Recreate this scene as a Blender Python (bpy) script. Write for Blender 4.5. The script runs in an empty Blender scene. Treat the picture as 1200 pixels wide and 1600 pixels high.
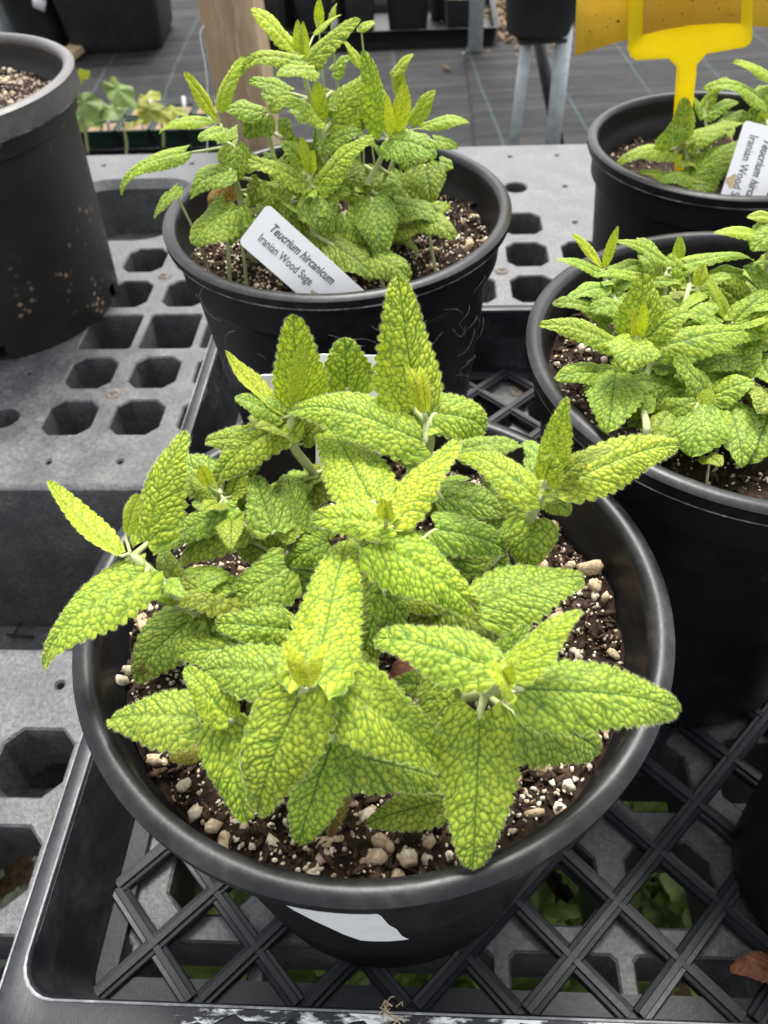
import bpy, math, random
import numpy as np
from mathutils import Vector, Matrix, Quaternion

# ------------------------------------------------------------------ camera, sky, sun, exposure
scene = bpy.context.scene
C = scene.collection
F_PX, PITCH, ROLL, CAM_Z = 1195.0, math.radians(47.4), math.radians(3.2), 0.445   # metres, bench top is z = 0

def _basis():
    r = np.array([1, 0, 0.]); fw = np.array([0, math.cos(PITCH), -math.sin(PITCH)])
    dn = np.array([0, -math.sin(PITCH), -math.cos(PITCH)])
    c, s = math.cos(ROLL), math.sin(ROLL)
    return np.array([c*r + s*dn, -s*r + c*dn, fw])
BAS = _basis()
CAM = np.array([0, 0, CAM_Z])
def at(x, y, z):                      # photo pixel on the horizontal plane z
    d = np.array([(x-600)/F_PX, (y-800)/F_PX, 1.]) @ BAS
    return CAM + d*((z-CAM_Z)/d[2])
def at_y(x, y, Y):                    # photo pixel on the vertical plane at distance Y
    d = np.array([(x-600)/F_PX, (y-800)/F_PX, 1.]) @ BAS
    return CAM + d*(Y/d[1])

cam_data = bpy.data.cameras.new('camera')
cam_data.sensor_fit = 'VERTICAL'; cam_data.sensor_height = 36.0
cam_data.lens = F_PX/1600*36.0
cam_data.clip_start = 0.01; cam_data.clip_end = 300
cam_data.dof.use_dof = True; cam_data.dof.focus_distance = 0.29; cam_data.dof.aperture_fstop = 18
cam = bpy.data.objects.new('camera', cam_data); C.objects.link(cam)
cam.matrix_world = Matrix((( BAS[0][0], -BAS[1][0], -BAS[2][0], 0),
                           ( BAS[0][1], -BAS[1][1], -BAS[2][1], 0),
                           ( BAS[0][2], -BAS[1][2], -BAS[2][2], CAM_Z), (0, 0, 0, 1)))
scene.camera = cam

SUN_EL, SUN_AZ = math.radians(64), math.radians(12)      # azimuth from +Y towards +X
world = bpy.data.worlds.new('World'); scene.world = world; world.use_nodes = True
wn = world.node_tree.nodes; wl = world.node_tree.links
bg = wn['Background']; sky = wn.new('ShaderNodeTexSky'); sky.sky_type = 'NISHITA'; sky.sun_disc = False
sky.sun_elevation = SUN_EL; sky.sun_rotation = SUN_AZ; sky.dust_density = 4.0; sky.air_density = 1.0
hs = wn.new('ShaderNodeHueSaturation'); hs.inputs['Saturation'].default_value = 0.18
wl.new(sky.outputs[0], hs.inputs['Color']); wl.new(hs.outputs[0], bg.inputs['Color'])
bg.inputs['Strength'].default_value = 0.15
sun_d = bpy.data.lights.new('sun', 'SUN'); sun_d.energy = 1.5; sun_d.angle = math.radians(22); sun_d.color = (1, .96, .9)
sun = bpy.data.objects.new('sun', sun_d); C.objects.link(sun)
sdir = Vector((math.sin(SUN_AZ)*math.cos(SUN_EL), math.cos(SUN_AZ)*math.cos(SUN_EL), math.sin(SUN_EL)))
sun.rotation_euler = sdir.to_track_quat('Z', 'Y').to_euler(); sun.location = (0, 0, 3)
vs = scene.view_settings
vs.view_transform = 'Standard'; vs.look = 'None'; vs.gamma = 1; vs.use_curve_mapping = False
vs.exposure = 1.5

# ------------------------------------------------------------------ helpers
rng = np.random.default_rng(7); random.seed(7)
def mesh_np(name, V, faces, smooth=True, mats=(), mat_idx=None, attrs=None):
    m = bpy.data.meshes.new(name)
    if isinstance(faces, np.ndarray):
        n, k = faces.shape
        m.vertices.add(len(V)); m.vertices.foreach_set('co', np.asarray(V, np.float32).ravel())
        m.loops.add(n*k); m.loops.foreach_set('vertex_index', faces.astype(np.int32).ravel())
        m.polygons.add(n); m.polygons.foreach_set('loop_start', np.arange(0, n*k, k, dtype=np.int32))
        try: m.polygons.foreach_set('loop_total', np.full(n, k, np.int32))
        except Exception: pass
        m.update(calc_edges=True)
    else:
        m.from_pydata([tuple(v) for v in V], [], faces); m.update()
    if smooth: m.polygons.foreach_set('use_smooth', np.ones(len(m.polygons), bool))
    for mt in mats: m.materials.append(mt)
    if mat_idx is not None: m.polygons.foreach_set('material_index', np.asarray(mat_idx, np.int32))
    for k_, a in (attrs or {}).items():
        at_ = m.attributes.new(k_, 'FLOAT', 'POINT'); at_.data.foreach_set('value', np.asarray(a, np.float32))
    return m
def link(name, data, parent=None, loc=None, rot=None, color=None):
    o = bpy.data.objects.new(name, data); C.objects.link(o)
    if parent is not None: o.parent = parent
    if loc is not None: o.location = loc
    if rot is not None: o.rotation_euler = rot
    if color is not None: o.color = color
    return o
def tag(o, label=None, cat=None, group=None, kind=None):
    if label: o['label'] = label
    if cat: o['category'] = cat
    if group: o['group'] = group
    if kind: o['kind'] = kind
    return o
def thing(name, label, cat, loc=(0, 0, 0), rz=0, group=None):
    o = bpy.data.objects.new(name, None); C.objects.link(o); o.empty_display_size = .02
    o.location = loc; o.rotation_euler = (0, 0, rz)
    return tag(o, label, cat, group)

class MB:
    """collects polygons for one mesh"""
    def __init__(s): s.v = []; s.f = []
    def add(s, V, Fs):
        n = len(s.v); s.v += [tuple(p) for p in V]; s.f += [tuple(i+n for i in f) for f in Fs]; return s
    def box(s, c, d, R=None):
        hx, hy, hz = d[0]/2, d[1]/2, d[2]/2
        V = [Vector((x, y, z)) for x in (-hx, hx) for y in (-hy, hy) for z in (-hz, hz)]
        if R is not None: V = [R @ v for v in V]
        V = [v+Vector(c) for v in V]
        return s.add(V, [(0, 1, 3, 2), (4, 6, 7, 5), (0, 4, 5, 1), (2, 3, 7, 6), (0, 2, 6, 4), (1, 5, 7, 3)])
    def tube(s, pts, rad, n=8, cap=True):
        pts = [Vector(p) for p in pts]; m = len(pts)
        if not hasattr(rad, '__len__'): rad = [rad]*m
        V = []; up = Vector((0.13, 0.21, 1)).normalized()
        for i, p in enumerate(pts):
            t = (pts[min(i+1, m-1)]-pts[max(i-1, 0)]).normalized()
            a = t.cross(up)
            if a.length < 1e-3: a = t.cross(Vector((1, 0, 0)))
            a.normalize(); b = t.cross(a)
            for k in range(n):
                th = 2*math.pi*k/n
                V.append(p + (a*math.cos(th)+b*math.sin(th))*rad[i])
        Fs = [(i*n+k, i*n+(k+1) % n, (i+1)*n+(k+1) % n, (i+1)*n+k) for i in range(m-1) for k in range(n)]
        if cap: Fs += [tuple(range(n))[::-1], tuple((m-1)*n+k for k in range(n))]
        return s.add(V, Fs)
    def lathe(s, prof, n=96, closed=False, skip=None, c=(0, 0, 0)):
        m = len(prof); V = []
        for (r, z) in prof:
            for k in range(n):
                th = 2*math.pi*k/n; V.append((c[0]+r*math.cos(th), c[1]+r*math.sin(th), c[2]+z))
        Fs = []
        for i in range(m if closed else m-1):
            j = (i+1) % m
            for k in range(n):
                if skip and skip(i, k): continue
                Fs.append((i*n+k, i*n+(k+1) % n, j*n+(k+1) % n, j*n+k))
        return s.add(V, Fs)
    def mesh(s, name, mat, smooth=True):
        m = mesh_np(name, s.v, s.f, smooth); m.materials.append(mat); return m
    def build(s, name, mat, parent=None, smooth=True, loc=None, rot=None, sharp=None, bevel=None):
        m = s.mesh(name, mat, smooth)
        o = link(name, m, parent, loc, rot)
        if bevel:
            b = o.modifiers.new('bevel', 'BEVEL'); b.width = bevel; b.segments = 2; b.limit_method = 'ANGLE'
        if sharp:
            try: m.set_sharp_from_angle(angle=math.radians(sharp))
            except Exception: pass
        return o
def bez(pts, n=14):
    """smooth curve through control points (Catmull-Rom)"""
    P = [np.asarray(p, float) for p in pts]; P = [2*P[0]-P[1]] + P + [2*P[-1]-P[-2]]
    out = []
    for i in range(1, len(P)-2):
        for k in range(n):
            t = k/n; a, b, c, d = P[i-1:i+3]
            out.append(.5*((2*b)+(c-a)*t+(2*a-5*b+4*c-d)*t*t+(3*b-a-3*c+d)*t**3))
    out.append(P[-2]); return out

# ------------------------------------------------------------------ materials
def nmat(name):
    m = bpy.data.materials.new(name); m.use_nodes = True
    nt = m.node_tree; nt.nodes.remove(nt.nodes['Principled BSDF'])
    return m, nt, nt.nodes['Material Output']
class G:
    """small node-graph helper"""
    def __init__(s, nt): s.nt = nt
    def n(s, t, **k):
        nd = s.nt.nodes.new(t)
        for a, b in k.items():
            if a.startswith('i_'):
                key = a[2:].replace('_', ' ')
                nd.inputs[int(key) if key.isdigit() else key].default_value = b
            else: setattr(nd, a, b)
        return nd
    def l(s, a, b): s.nt.links.new(a, b)
    def noise(s, scale, detail=4, rough=.55, vec=None, dist=0):
        nd = s.n('ShaderNodeTexNoise'); nd.inputs['Scale'].default_value = scale; nd.inputs['Detail'].default_value = detail
        nd.inputs['Roughness'].default_value = rough; nd.inputs['Distortion'].default_value = dist
        if vec is not None: s.l(vec, nd.inputs['Vector'])
        return nd.outputs['Fac']
    def ramp(s, fac, stops):
        r = s.n('ShaderNodeValToRGB'); e = r.color_ramp.elements
        while len(e) < len(stops): e.new(.5)
        for i, (p, c) in enumerate(stops):
            e[i].position = p
            e[i].color = (c, c, c, 1) if not hasattr(c, '__len__') else (*c, 1)
        s.l(fac, r.inputs[0]); return r.outputs[0]
    def mix(s, fac, a, b, mode='MIX'):
        m = s.n('ShaderNodeMix', data_type='RGBA', blend_type=mode)
        for sock, v in ((m.inputs[0], fac), (m.inputs[6], a), (m.inputs[7], b)):
            if hasattr(v, 'is_linked'): s.l(v, sock)
            elif hasattr(v, '__len__'): sock.default_value = (*v, 1)
            else: sock.default_value = v
        return m.outputs[2]
    def math(s, op, a, b=0, clamp=False):
        m = s.n('ShaderNodeMath', operation=op, use_clamp=clamp)
        for i, v in enumerate((a, b)):
            if hasattr(v, 'is_linked'): s.l(v, m.inputs[i])
            else: m.inputs[i].default_value = v
        return m.outputs[0]
    def bump(s, h, strength=.3, dist=.001):
        b = s.n('ShaderNodeBump'); b.inputs['Strength'].default_value = strength; b.inputs['Distance'].default_value = dist
        s.l(h, b.inputs['Height']); return b.outputs[0]
    def obj(s): return s.n('ShaderNodeTexCoord').outputs['Object']
    def world(s): return s.n('ShaderNodeNewGeometry').outputs['Position']
    def scalev(s, vec, v):
        m = s.n('ShaderNodeMapping'); m.inputs['Scale'].default_value = v; s.l(vec, m.inputs['Vector']); return m.outputs[0]
    def bsdf(s, out, color=None, rough=.5, normal=None, spec=.5, **k):
        p = s.n('ShaderNodeBsdfPrincipled')
        for sock, v in (('Base Color', color), ('Roughness', rough), ('Specular IOR Level', spec)):
            if v is None: continue
            if hasattr(v, 'is_linked'): s.l(v, p.inputs[sock])
            elif hasattr(v, '__len__'): p.inputs[sock].default_value = (*v, 1)
            else: p.inputs[sock].default_value = v
        for a, v in k.items():
            a = a.replace('_', ' ')
            if hasattr(v, 'is_linked'): s.l(v, p.inputs[a])
            else: p.inputs[a].default_value = v
        if normal is not None: s.l(normal, p.inputs['Normal'])
        if out is not None: s.l(p.outputs[0], out.inputs['Surface'])
        return p

def mat_plastic(name, base, dust, dust_amt=.5, rough=.42, scratches=True, splash=False, bump=.15, fine=1.0, spec=.5, mottle=0):
    m, nt, out = nmat(name); g = G(nt); v = g.obj()
    oi = g.n('ShaderNodeObjectInfo')
    va = g.n('ShaderNodeVectorMath', operation='ADD'); g.l(v, va.inputs[0]); g.l(oi.outputs['Random'], va.inputs[1]); v2 = va.outputs[0]
    n1 = g.noise(18*fine, 6, .65, v2); n2 = g.noise(160*fine, 4, .6, v2); n3 = g.noise(700*fine, 2, .5, v2)
    d = g.math('MULTIPLY', g.ramp(n1, [(.42, 0.), (.72, 1.)]), g.ramp(n2, [(.35, .25), (.7, 1.)]))
    d = g.math('MULTIPLY', d, dust_amt)
    speck = g.ramp(n3, [(.70, 0.), (.76, 1.)]); d = g.math('ADD', d, g.math('MULTIPLY', speck, .25*dust_amt), True)
    if scratches:
        w = g.n('ShaderNodeTexNoise'); w.inputs['Scale'].default_value = 60; w.inputs['Detail'].default_value = 3
        g.l(g.scalev(v2, (1.2, .08, .5)), w.inputs['Vector'])
        s_ = g.ramp(w.outputs['Fac'], [(.66, 0.), (.69, 1.), (.72, 0.)])
        d = g.math('ADD', d, g.math('MULTIPLY', s_, .12), True)
    if splash:
        vo = g.n('ShaderNodeTexVoronoi'); vo.inputs['Scale'].default_value = 130; g.l(v2, vo.inputs['Vector'])
        spl = g.math('MULTIPLY', g.ramp(vo.outputs['Distance'], [(.22, 1.), (.36, 0.)]), g.ramp(g.noise(22, 3, .6, v2), [(.54, 0.), (.68, 1.)]))
        sx = g.n('ShaderNodeSeparateXYZ'); g.l(v, sx.inputs[0])
        low = g.ramp(g.math('MULTIPLY', sx.outputs['Z'], 4.0), [(.02, 1.), (.55, .35)])
        spl = g.math('MULTIPLY', spl, low)
        col = g.mix(spl, g.mix(d, base, dust), (.34, .24, .15))
    else: col = g.mix(d, base, dust)
    if mottle:
        n4 = g.noise(950, 3, .7, v2); n5 = g.noise(330, 3, .6, v2)
        col = g.mix(g.ramp(n4, [(.38, 0.), (.66, mottle)]), col, g.mix(1.0, col, (1.9, 1.9, 1.85), 'MULTIPLY'))
        col = g.mix(g.ramp(n5, [(.40, mottle), (.58, 0.)]), col, g.mix(1.0, col, (.55, .55, .56), 'MULTIPLY'))
    r = g.math('ADD', g.math('MULTIPLY', d, .4), g.math('ADD', rough, g.math('MULTIPLY', n2, .12)), True)
    g.bsdf(out, col, r, g.bump(g.math('ADD', n2, g.math('MULTIPLY', n3, .4)), bump, .0006), spec)
    return m
M = {}
M['pot'] = mat_plastic('black_pot_plastic', (.006, .006, .007), (.06, .06, .062), .22, .36, fine=1.2, spec=.32)
M['rim'] = mat_plastic('pot_rim_plastic', (.006, .0063, .007), (.12, .118, .115), .3, .27, fine=1.5, spec=.30)
M['oldpot'] = mat_plastic('old_pot_plastic', (.008, .0075, .007), (.06, .052, .045), .28, .45, splash=True)
M['oldrim'] = mat_plastic('old_rim_plastic', (.085, .08, .077), (.26, .25, .24), .6, .4)
M['bench'] = mat_plastic('grey_bench_plastic', (.055, .057, .060), (.17, .168, .16), .75, .36, bump=.7, fine=1.6, mottle=.8)
M['tray'] = mat_plastic('black_tray_plastic', (.012, .013, .016), (.085, .09, .10), .28, .36, spec=.3, bump=.25, fine=1.3)
M['traywall'] = mat_plastic('scuffed_tray_wall', (.010, .011, .013), (.13, .135, .145), .55, .38, spec=.3, bump=.25, fine=1.1)
M['tray_edge'] = mat_plastic('worn_tray_edge', (.10, .105, .115), (.55, .56, .56), .8, .45, bump=.3, fine=2.2)
M['lip'] = mat_plastic('worn_pot_lip', (.05, .05, .05), (.75, .75, .72), .95, .5, fine=3.0)
M['greenpot'] = mat_plastic('green_pot_plastic', (.008, .03, .022), (.08, .10, .09), .3, .5)
M['farpot'] = mat_plastic('far_pot_plastic', (.010, .010, .011), (.05, .05, .05), .3, .5)

def mat_leaf():
    m, nt, out = nmat('sage_leaf'); g = G(nt)
    oi = g.n('ShaderNodeObjectInfo'); tint = oi.outputs['Color']
    av = g.n('ShaderNodeAttribute', attribute_name='vein').outputs['Fac']
    ac = g.n('ShaderNodeAttribute', attribute_name='cell').outputs['Fac']
    al = g.n('ShaderNodeAttribute', attribute_name='worn').outputs['Fac']
    bright = g.mix(ac, g.mix(1.0, tint, (.9, .95, .85), 'MULTIPLY'), g.mix(1.0, tint, (1.2, 1.12, .95), 'MULTIPLY'))
    big = g.noise(45, 3, .6, g.world())
    bright = g.mix(g.ramp(big, [(.35, 0.), (.7, .35)]), bright, g.mix(1.0, tint, (.72, .86, .9), 'MULTIPLY'))
    dark = g.mix(1.0, tint, (.15, .29, .18), 'MULTIPLY')
    col = g.mix(av, bright, dark)
    col = g.mix(al, col, (.16, .085, .035))
    p = g.bsdf(None, col, .58, None, .35)
    p.inputs['Sheen Weight'].default_value = .13; p.inputs['Sheen Roughness'].default_value = .45
    p.inputs['Sheen Tint'].default_value = (.95, 1, .8, 1)
    tr = g.n('ShaderNodeBsdfTranslucent'); g.l(g.mix(1.0, col, (1.0, 1.0, .55), 'MULTIPLY'), tr.inputs['Color'])
    mx = g.n('ShaderNodeMixShader'); mx.inputs[0].default_value = .30
    g.l(p.outputs[0], mx.inputs[1]); g.l(tr.outputs[0], mx.inputs[2]); g.l(mx.outputs[0], out.inputs['Surface'])
    return m
M['leaf'] = mat_leaf()
def simple(name, col, rough=.6, nscale=None, col2=None, bump=0, stops=(.35, .65), spec=.4, trans=0):
    m, nt, out = nmat(name); g = G(nt); c = col; nb = None
    if nscale:
        n = g.noise(nscale, 5, .6, g.obj()); c = g.mix(g.ramp(n, [(stops[0], 0.), (stops[1], 1.)]), col, col2 or col)
        if bump: nb = g.bump(n, bump, .001)
    p = g.bsdf(out if not trans else None, c, rough, nb, spec)
    if trans:
        tr = g.n('ShaderNodeBsdfTranslucent')
        if hasattr(c, 'is_linked'): g.l(c, tr.inputs['Color'])
        else: tr.inputs['Color'].default_value = (*c, 1)
        mx = g.n('ShaderNodeMixShader'); mx.inputs[0].default_value = trans
        g.l(p.outputs[0], mx.inputs[1]); g.l(tr.outputs[0], mx.inputs[2]); g.l(mx.outputs[0], out.inputs['Surface'])
    return m
M['stem'] = simple('hairy_stem', (.34, .39, .16), .6, 220, (.45, .48, .24), .4)
M['hair'] = simple('leaf_hair', (.62, .68, .34), .6, trans=.4)
M['soil'] = simple('potting_soil', (.008, .005, .004), .9, 260, (.04, .024, .015), 1.0, spec=.2)
M['bark'] = simple('bark_chip', (.018, .011, .0075), .85, 300, (.085, .052, .032), .6, spec=.25)
M['perlite'] = simple('perlite', (.78, .71, .58), .85, 330, (.30, .20, .12), .8, (.40, .62), spec=.2)
M['pumice'] = simple('pumice', (.58, .48, .34), .85, 260, (.34, .24, .14), .9, spec=.2)
M['pebble'] = simple('pale_pebble', (.80, .74, .62), .85, 1.6, (.55, .44, .29), .6, spec=.2)
M['pebble2'] = simple('tan_pebble', (.66, .54, .37), .85, 1.8, (.40, .28, .16), .6, spec=.2)
M['whitelabel'] = simple('white_label_plastic', (.86, .86, .86), .35, 900, (.74, .75, .76), .1, (.6, .75), .5)
M['print'] = simple('label_print', (.09, .09, .10), .5)
M['stain'] = simple('rust_stain', (.62, .50, .32), .6, 90, (.42, .26, .11), 0, (.35, .7))
M['deadleaf'] = simple('dead_leaf', (.13, .045, .022), .7, 180, (.24, .10, .05), .4, trans=.15)
M['trap'] = simple('yellow_trap_plastic', (.93, .80, .01), .35, 60, (.90, .75, .01), .05, spec=.5, trans=.45)
M['card'] = simple('sticky_card', (.95, .74, .13), .3, 110, (.90, .66, .10), .1, (.45, .75), .6, .5)
M['speck'] = simple('trapped_insect', (.16, .08, .02), .7)
M['galv'] = simple('galvanised_steel', (.30, .33, .335), .42, 40, (.42, .46, .46), .1, spec=.6)
M['screw'] = simple('rusty_screw', (.07, .06, .052), .7, 300, (.16, .14, .12), .8)
M['sticker'] = simple('weathered_sticker', (.90, .90, .89), .55, 60, (.74, .75, .75), .2, (.5, .8))
M['silk'] = simple('silk_thread', (.75, .75, .72), .5)

# ------------------------------------------------------------------ ground
ZG = -0.605
def mat_fabric():
    m, nt, out = nmat('weed_fabric'); g = G(nt); v = g.world()
    n1 = g.noise(1.3, 6, .6, v); n2 = g.noise(9, 6, .7, v); n3 = g.noise(90, 3, .6, v)
    st = g.noise(5, 5, .6, g.scalev(v, (.12, 3.2, 1)))
    col = g.mix(g.ramp(n2, [(.35, 0.), (.75, 1.)]), (.010, .0105, .012), (.032, .031, .030))
    col = g.mix(g.ramp(st, [(.50, 0.), (.75, .75)]), col, (.055, .052, .048))
    col = g.mix(g.ramp(n3, [(.66, 0.), (.74, .5)]), col, (.16, .135, .10))
    w = g.n('ShaderNodeTexWave', wave_type='BANDS', bands_direction='X'); w.inputs['Scale'].default_value = 1.05
    w.inputs['Distortion'].default_value = .6; g.l(v, w.inputs['Vector'])
    col = g.mix(g.ramp(w.outputs['Fac'], [(.9982, 0.), (1., .22)]), col, (.10, .19, .18))
    r = g.math('ADD', g.math('MULTIPLY', n2, .2), .65)
    h = g.math('ADD', g.math('MULTIPLY', st, .9), g.math('MULTIPLY', n3, .12))
    g.bsdf(out, col, r, g.bump(h, .7, .03), .15)
    return m
M['fabric'] = mat_fabric()
def ground():
    n = 220
    xs = np.linspace(-3.2, 3.2, n); ys = np.linspace(-1.2, 6.2, n)
    X, Y = np.meshgrid(xs, ys)
    r_ = np.random.default_rng(3); Z = np.zeros_like(X)
    for k in range(26):                                     # long cross-wise creases of the fabric
        y0 = r_.uniform(1.2, 6); sl = r_.uniform(-.08, .08); a = r_.uniform(.002, .008); w = r_.uniform(.015, .05)
        x0 = r_.uniform(-2.5, 2.5); sp = r_.uniform(.4, 1.6)
        Z += a*np.exp(-((Y-y0-sl*X-.03*np.sin(2.1*X+k))/w)**2)*np.exp(-((X-x0)/sp)**2)
    Z[0] = Z[-1] = 0; Z[:, 0] = Z[:, -1] = 0
    V = np.stack([X, Y, Z+ZG], -1).reshape(-1, 3); i = np.arange(n*n).reshape(n, n)
    Fq = np.stack([i[:-1, :-1], i[:-1, 1:], i[1:, 1:], i[1:, :-1]], -1).reshape(-1, 4)
    fs = [tuple(map(int, f)) for f in Fq]; V = [tuple(v) for v in V]
    b = len(V); R = 120
    V += [(-R, -R, ZG), (R, -R, ZG), (R, R, ZG), (-R, R, ZG)]
    c = [0, n-1, n*n-1, n*(n-1)]
    fs += [(b, b+1, c[1], c[0]), (b+1, b+2, c[2], c[1]), (b+2, b+3, c[3], c[2]), (b+3, b, c[0], c[3])]
    o = link('ground', mesh_np('ground', V, fs, True, [M['fabric']])); tag(o, kind='structure')
ground()
# lapped edge of a second fabric strip: runs away from the camera
sp = [at(728, 86, ZG), at(735, 130, ZG), at(742, 190, ZG), at(746, 240, ZG)]
mb = MB(); L_ = bez(sp, 8); V = []
for p in L_: V += [(p[0]-.012, p[1], ZG+.004), (p[0], p[1], ZG+.014), (p[0]+.75, p[1], ZG+.006)]
mb.add(V, [(i*3+k, i*3+k+1, i*3+4+k, i*3+3+k) for i in range(len(L_)-1) for k in range(2)])
o = mb.build('fabric_overlap', M['fabric']); tag(o, kind='structure')

# ------------------------------------------------------------------ bench (moulded grey plastic, seen frame u, v)
YAW = math.radians(-4.5)
UV = np.array([[math.cos(YAW), math.sin(YAW)], [-math.sin(YAW), math.cos(YAW)]])
def w2(u, v): p = u*UV[0]+v*UV[1]; return float(p[0]), float(p[1])
bench = thing('greenhouse_bench', 'grey moulded plastic bench with octagonal drainage openings under the pots', 'bench', (0, 0, 0), YAW)
def hole_poly(kind, cx, cy, hw, hh, ch=.0105, n=16):
    if kind == 'oct':
        return [(cx+hw, cy-hh+ch), (cx+hw, cy+hh-ch), (cx+hw-ch, cy+hh), (cx-hw+ch, cy+hh), (cx-hw, cy+hh-ch), (cx-hw, cy-hh+ch), (cx-hw+ch, cy-hh), (cx+hw-ch, cy-hh)]
    if kind == 'rnd':
        return [(cx+hw*math.cos(2*math.pi*(k+.5)/n), cy+hh*math.sin(2*math.pi*(k+.5)/n)) for k in range(n)]
    if kind == 'rrect':
        P = []
        for q, (sx, sy) in enumerate(((1, 1), (-1, 1), (-1, -1), (1, -1))):
            for k in range(7):
                a = math.pi/2*(q+k/6); P.append((cx+sx*(hw-ch)+ch*math.cos(a), cy+sy*(hh-ch)+ch*math.sin(a)))
        return P
def ring_cell(mb, u0, u1, v0, v1, P, depth=.048, floor=None, lip=.0016, z=0):
    cx, cy = (u0+u1)/2, (v0+v1)/2
    pcx = sum(p[0] for p in P)/len(P); pcy = sum(p[1] for p in P)/len(P)
    cor = {(1, 1): 0, (-1, 1): 1, (-1, -1): 2, (1, -1): 3}
    CV = [(u1, v1, z), (u0, v1, z), (u0, v0, z), (u1, v0, z)]
    n = len(P); V = list(CV) + [(x, y, z) for x, y in P]
    def shr(p, d): 
        l = math.hypot(p[0]-pcx, p[1]-pcy); k = (l-d)/l; return (pcx+(p[0]-pcx)*k, pcy+(p[1]-pcy)*k)
    V += [(*shr(p, lip), z-lip) for p in P] + [(*shr(p, lip*1.8), z-depth) for p in P]
    Fs = []
    q = [cor[(1 if p[0] >= pcx else -1, 1 if p[1] >= pcy else -1)] for p in P]
    for i in range(n):
        j = (i+1) % n
        Fs.append((4+i, q[i], 4+j) if q[i] == q[j] else (4+i, q[i], q[j], 4+j))
        Fs.append((4+i, 4+j, 4+n+j, 4+n+i)); Fs.append((4+n+i, 4+n+j, 4+2*n+j, 4+2*n+i))
    if floor: Fs.append(tuple(4+2*n+i for i in range(n)))
    mb.add(V, Fs)
PT = .0627
def panel(name, u_ref, rows, k0, k1, apron_v, apron_depth=.20):
    """rows: list of (v0, v1, type, function(k)->type or None)"""
    mb = MB(); screws = []
    for (v0, v1, fn) in rows:
        k = k0
        while k <= k1:
            u0, u1 = u_ref+(k-.5)*PT, u_ref+(k+.5)*PT; t = fn(k); cu, cv = (u0+u1)/2, (v0+v1)/2
            if t == 'oct': ring_cell(mb, u0, u1, v0, v1, hole_poly('oct', cu, cv, PT*.382, (v1-v0)*.378))
            elif t == 'sq': ring_cell(mb, u0, u1, v0, v1, hole_poly('oct', cu, cv, PT*.445, (v1-v0)*.44, .003), .05)
            elif t == 'dot': ring_cell(mb, u0, u1, v0, v1, hole_poly('rnd', cu, cv, .0042, .0042), .02)
            elif t == 'rnd': ring_cell(mb, u0, u1, v0, v1, hole_poly('rnd', cu, cv, .016, .016), .02)
            elif isinstance(t, tuple) and t[0] == 'rec':
                w = t[1]; u1 = u_ref+(k-.5+w)*PT
                ring_cell(mb, u0, u1, v0, v1, hole_poly('rrect', (u0+u1)/2, cv, (u1-u0)/2-.012, (v1-v0)/2-.012, .045), .085, True, .008)
                k += w-1
            else: mb.add([(u0, v0, 0), (u1, v0, 0), (u1, v1, 0), (u0, v1, 0)], [(0, 1, 2, 3)])
            k += 1
    ua, ub = u_ref+(k0-.5)*PT, u_ref+(k1+.5)*PT
    va, vb = rows[0][0], rows[-1][1]
    for v in (va, vb):                                        # aprons with a rounded shoulder
        s = -1 if v == va else 1; V = []
        prof = [(0, 0), (s*.003, -.0008), (s*.0055, -.003), (s*.0065, -.007), (s*.008, -.05), (s*.010, -apron_depth)]
        for (dv, dz) in prof: V += [(ua, v+dv, dz), (ub, v+dv, dz)]
        mb.add(V, [(2*i, 2*i+1, 2*i+3, 2*i+2) for i in range(len(prof)-1)])
    return mb.build(name, M['bench'], bench, smooth=True, sharp=30)
oc = lambda k: None if k == -1 else ('oct')
rowsA = [(.440, .492, lambda k: 'dot'),
         (.492, .558, lambda k: ('rnd' if k == -1 else 'oct')), (.558, .625, lambda k: 'dot' if k == -1 else 'oct'),
         (.625, .696, lambda k: None if k == -1 else 'sq'),
         (.696, .768, oc), (.768, .840, oc),
         (.840, .912, lambda k: ('oct' if k in (5, 6, 7) else 'dot' if k == 8 else None) if k > 0 else None),
         (.912, 1.03, lambda k: 'rnd' if k in (7, 4) else 'dot' if k == 8 else None),
         (1.03, 1.098, lambda k: 'dot')]
# the recess spans the two back rows, so those rows are built as one band on the left
back = rowsA[6:8]
rowsA_r = rowsA[:6]
panel('top_panel', -.324, rowsA_r, -9, 14, .44)
pb = MB()
for (v0, v1, fn) in rowsA[6:]:
    for k in range(-9, 15):
        if v1 < 1.04 and -2 <= k <= 0: continue
        u0, u1 = -.324+(k-.5)*PT, -.324+(k+.5)*PT; t = fn(k); cu, cv = (u0+u1)/2, (v0+v1)/2
        if t == 'oct': ring_cell(pb, u0, u1, v0, v1, hole_poly('oct', cu, cv, PT*.382, (v1-v0)*.378))
        elif t == 'dot': ring_cell(pb, u0, u1, v0, v1, hole_poly('rnd', cu, cv, .0042, .0042), .02)
        elif t == 'rnd': ring_cell(pb, u0, u1, v0, v1, hole_poly('rnd', cu, cv, .016, .016), .02)
        else: pb.add([(u0, v0, 0), (u1, v0, 0), (u1, v1, 0), (u0, v1, 0)], [(0, 1, 2, 3)])
u0, u1 = -.324-2.5*PT, -.324+.5*PT
ring_cell(pb, u0, u1, .840, 1.03, hole_poly('rrect', (u0+u1)/2, .935, (u1-u0)/2-.008, .085, .05), .07, True, .010)
ua, ub = -.324-9.5*PT, -.324+14.5*PT; V = []
prof = [(0, 0), (.003, -.0008), (.0055, -.003), (.0065, -.007), (.008, -.05), (.010, -.12)]
for (dv, dz) in prof: V += [(ua, 1.098+dv, dz), (ub, 1.098+dv, dz)]
pb.add(V, [(2*i, 2*i+1, 2*i+3, 2*i+2) for i in range(len(prof)-1)])
pb.build('back_panel', M['bench'], bench, smooth=True, sharp=30)
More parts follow.
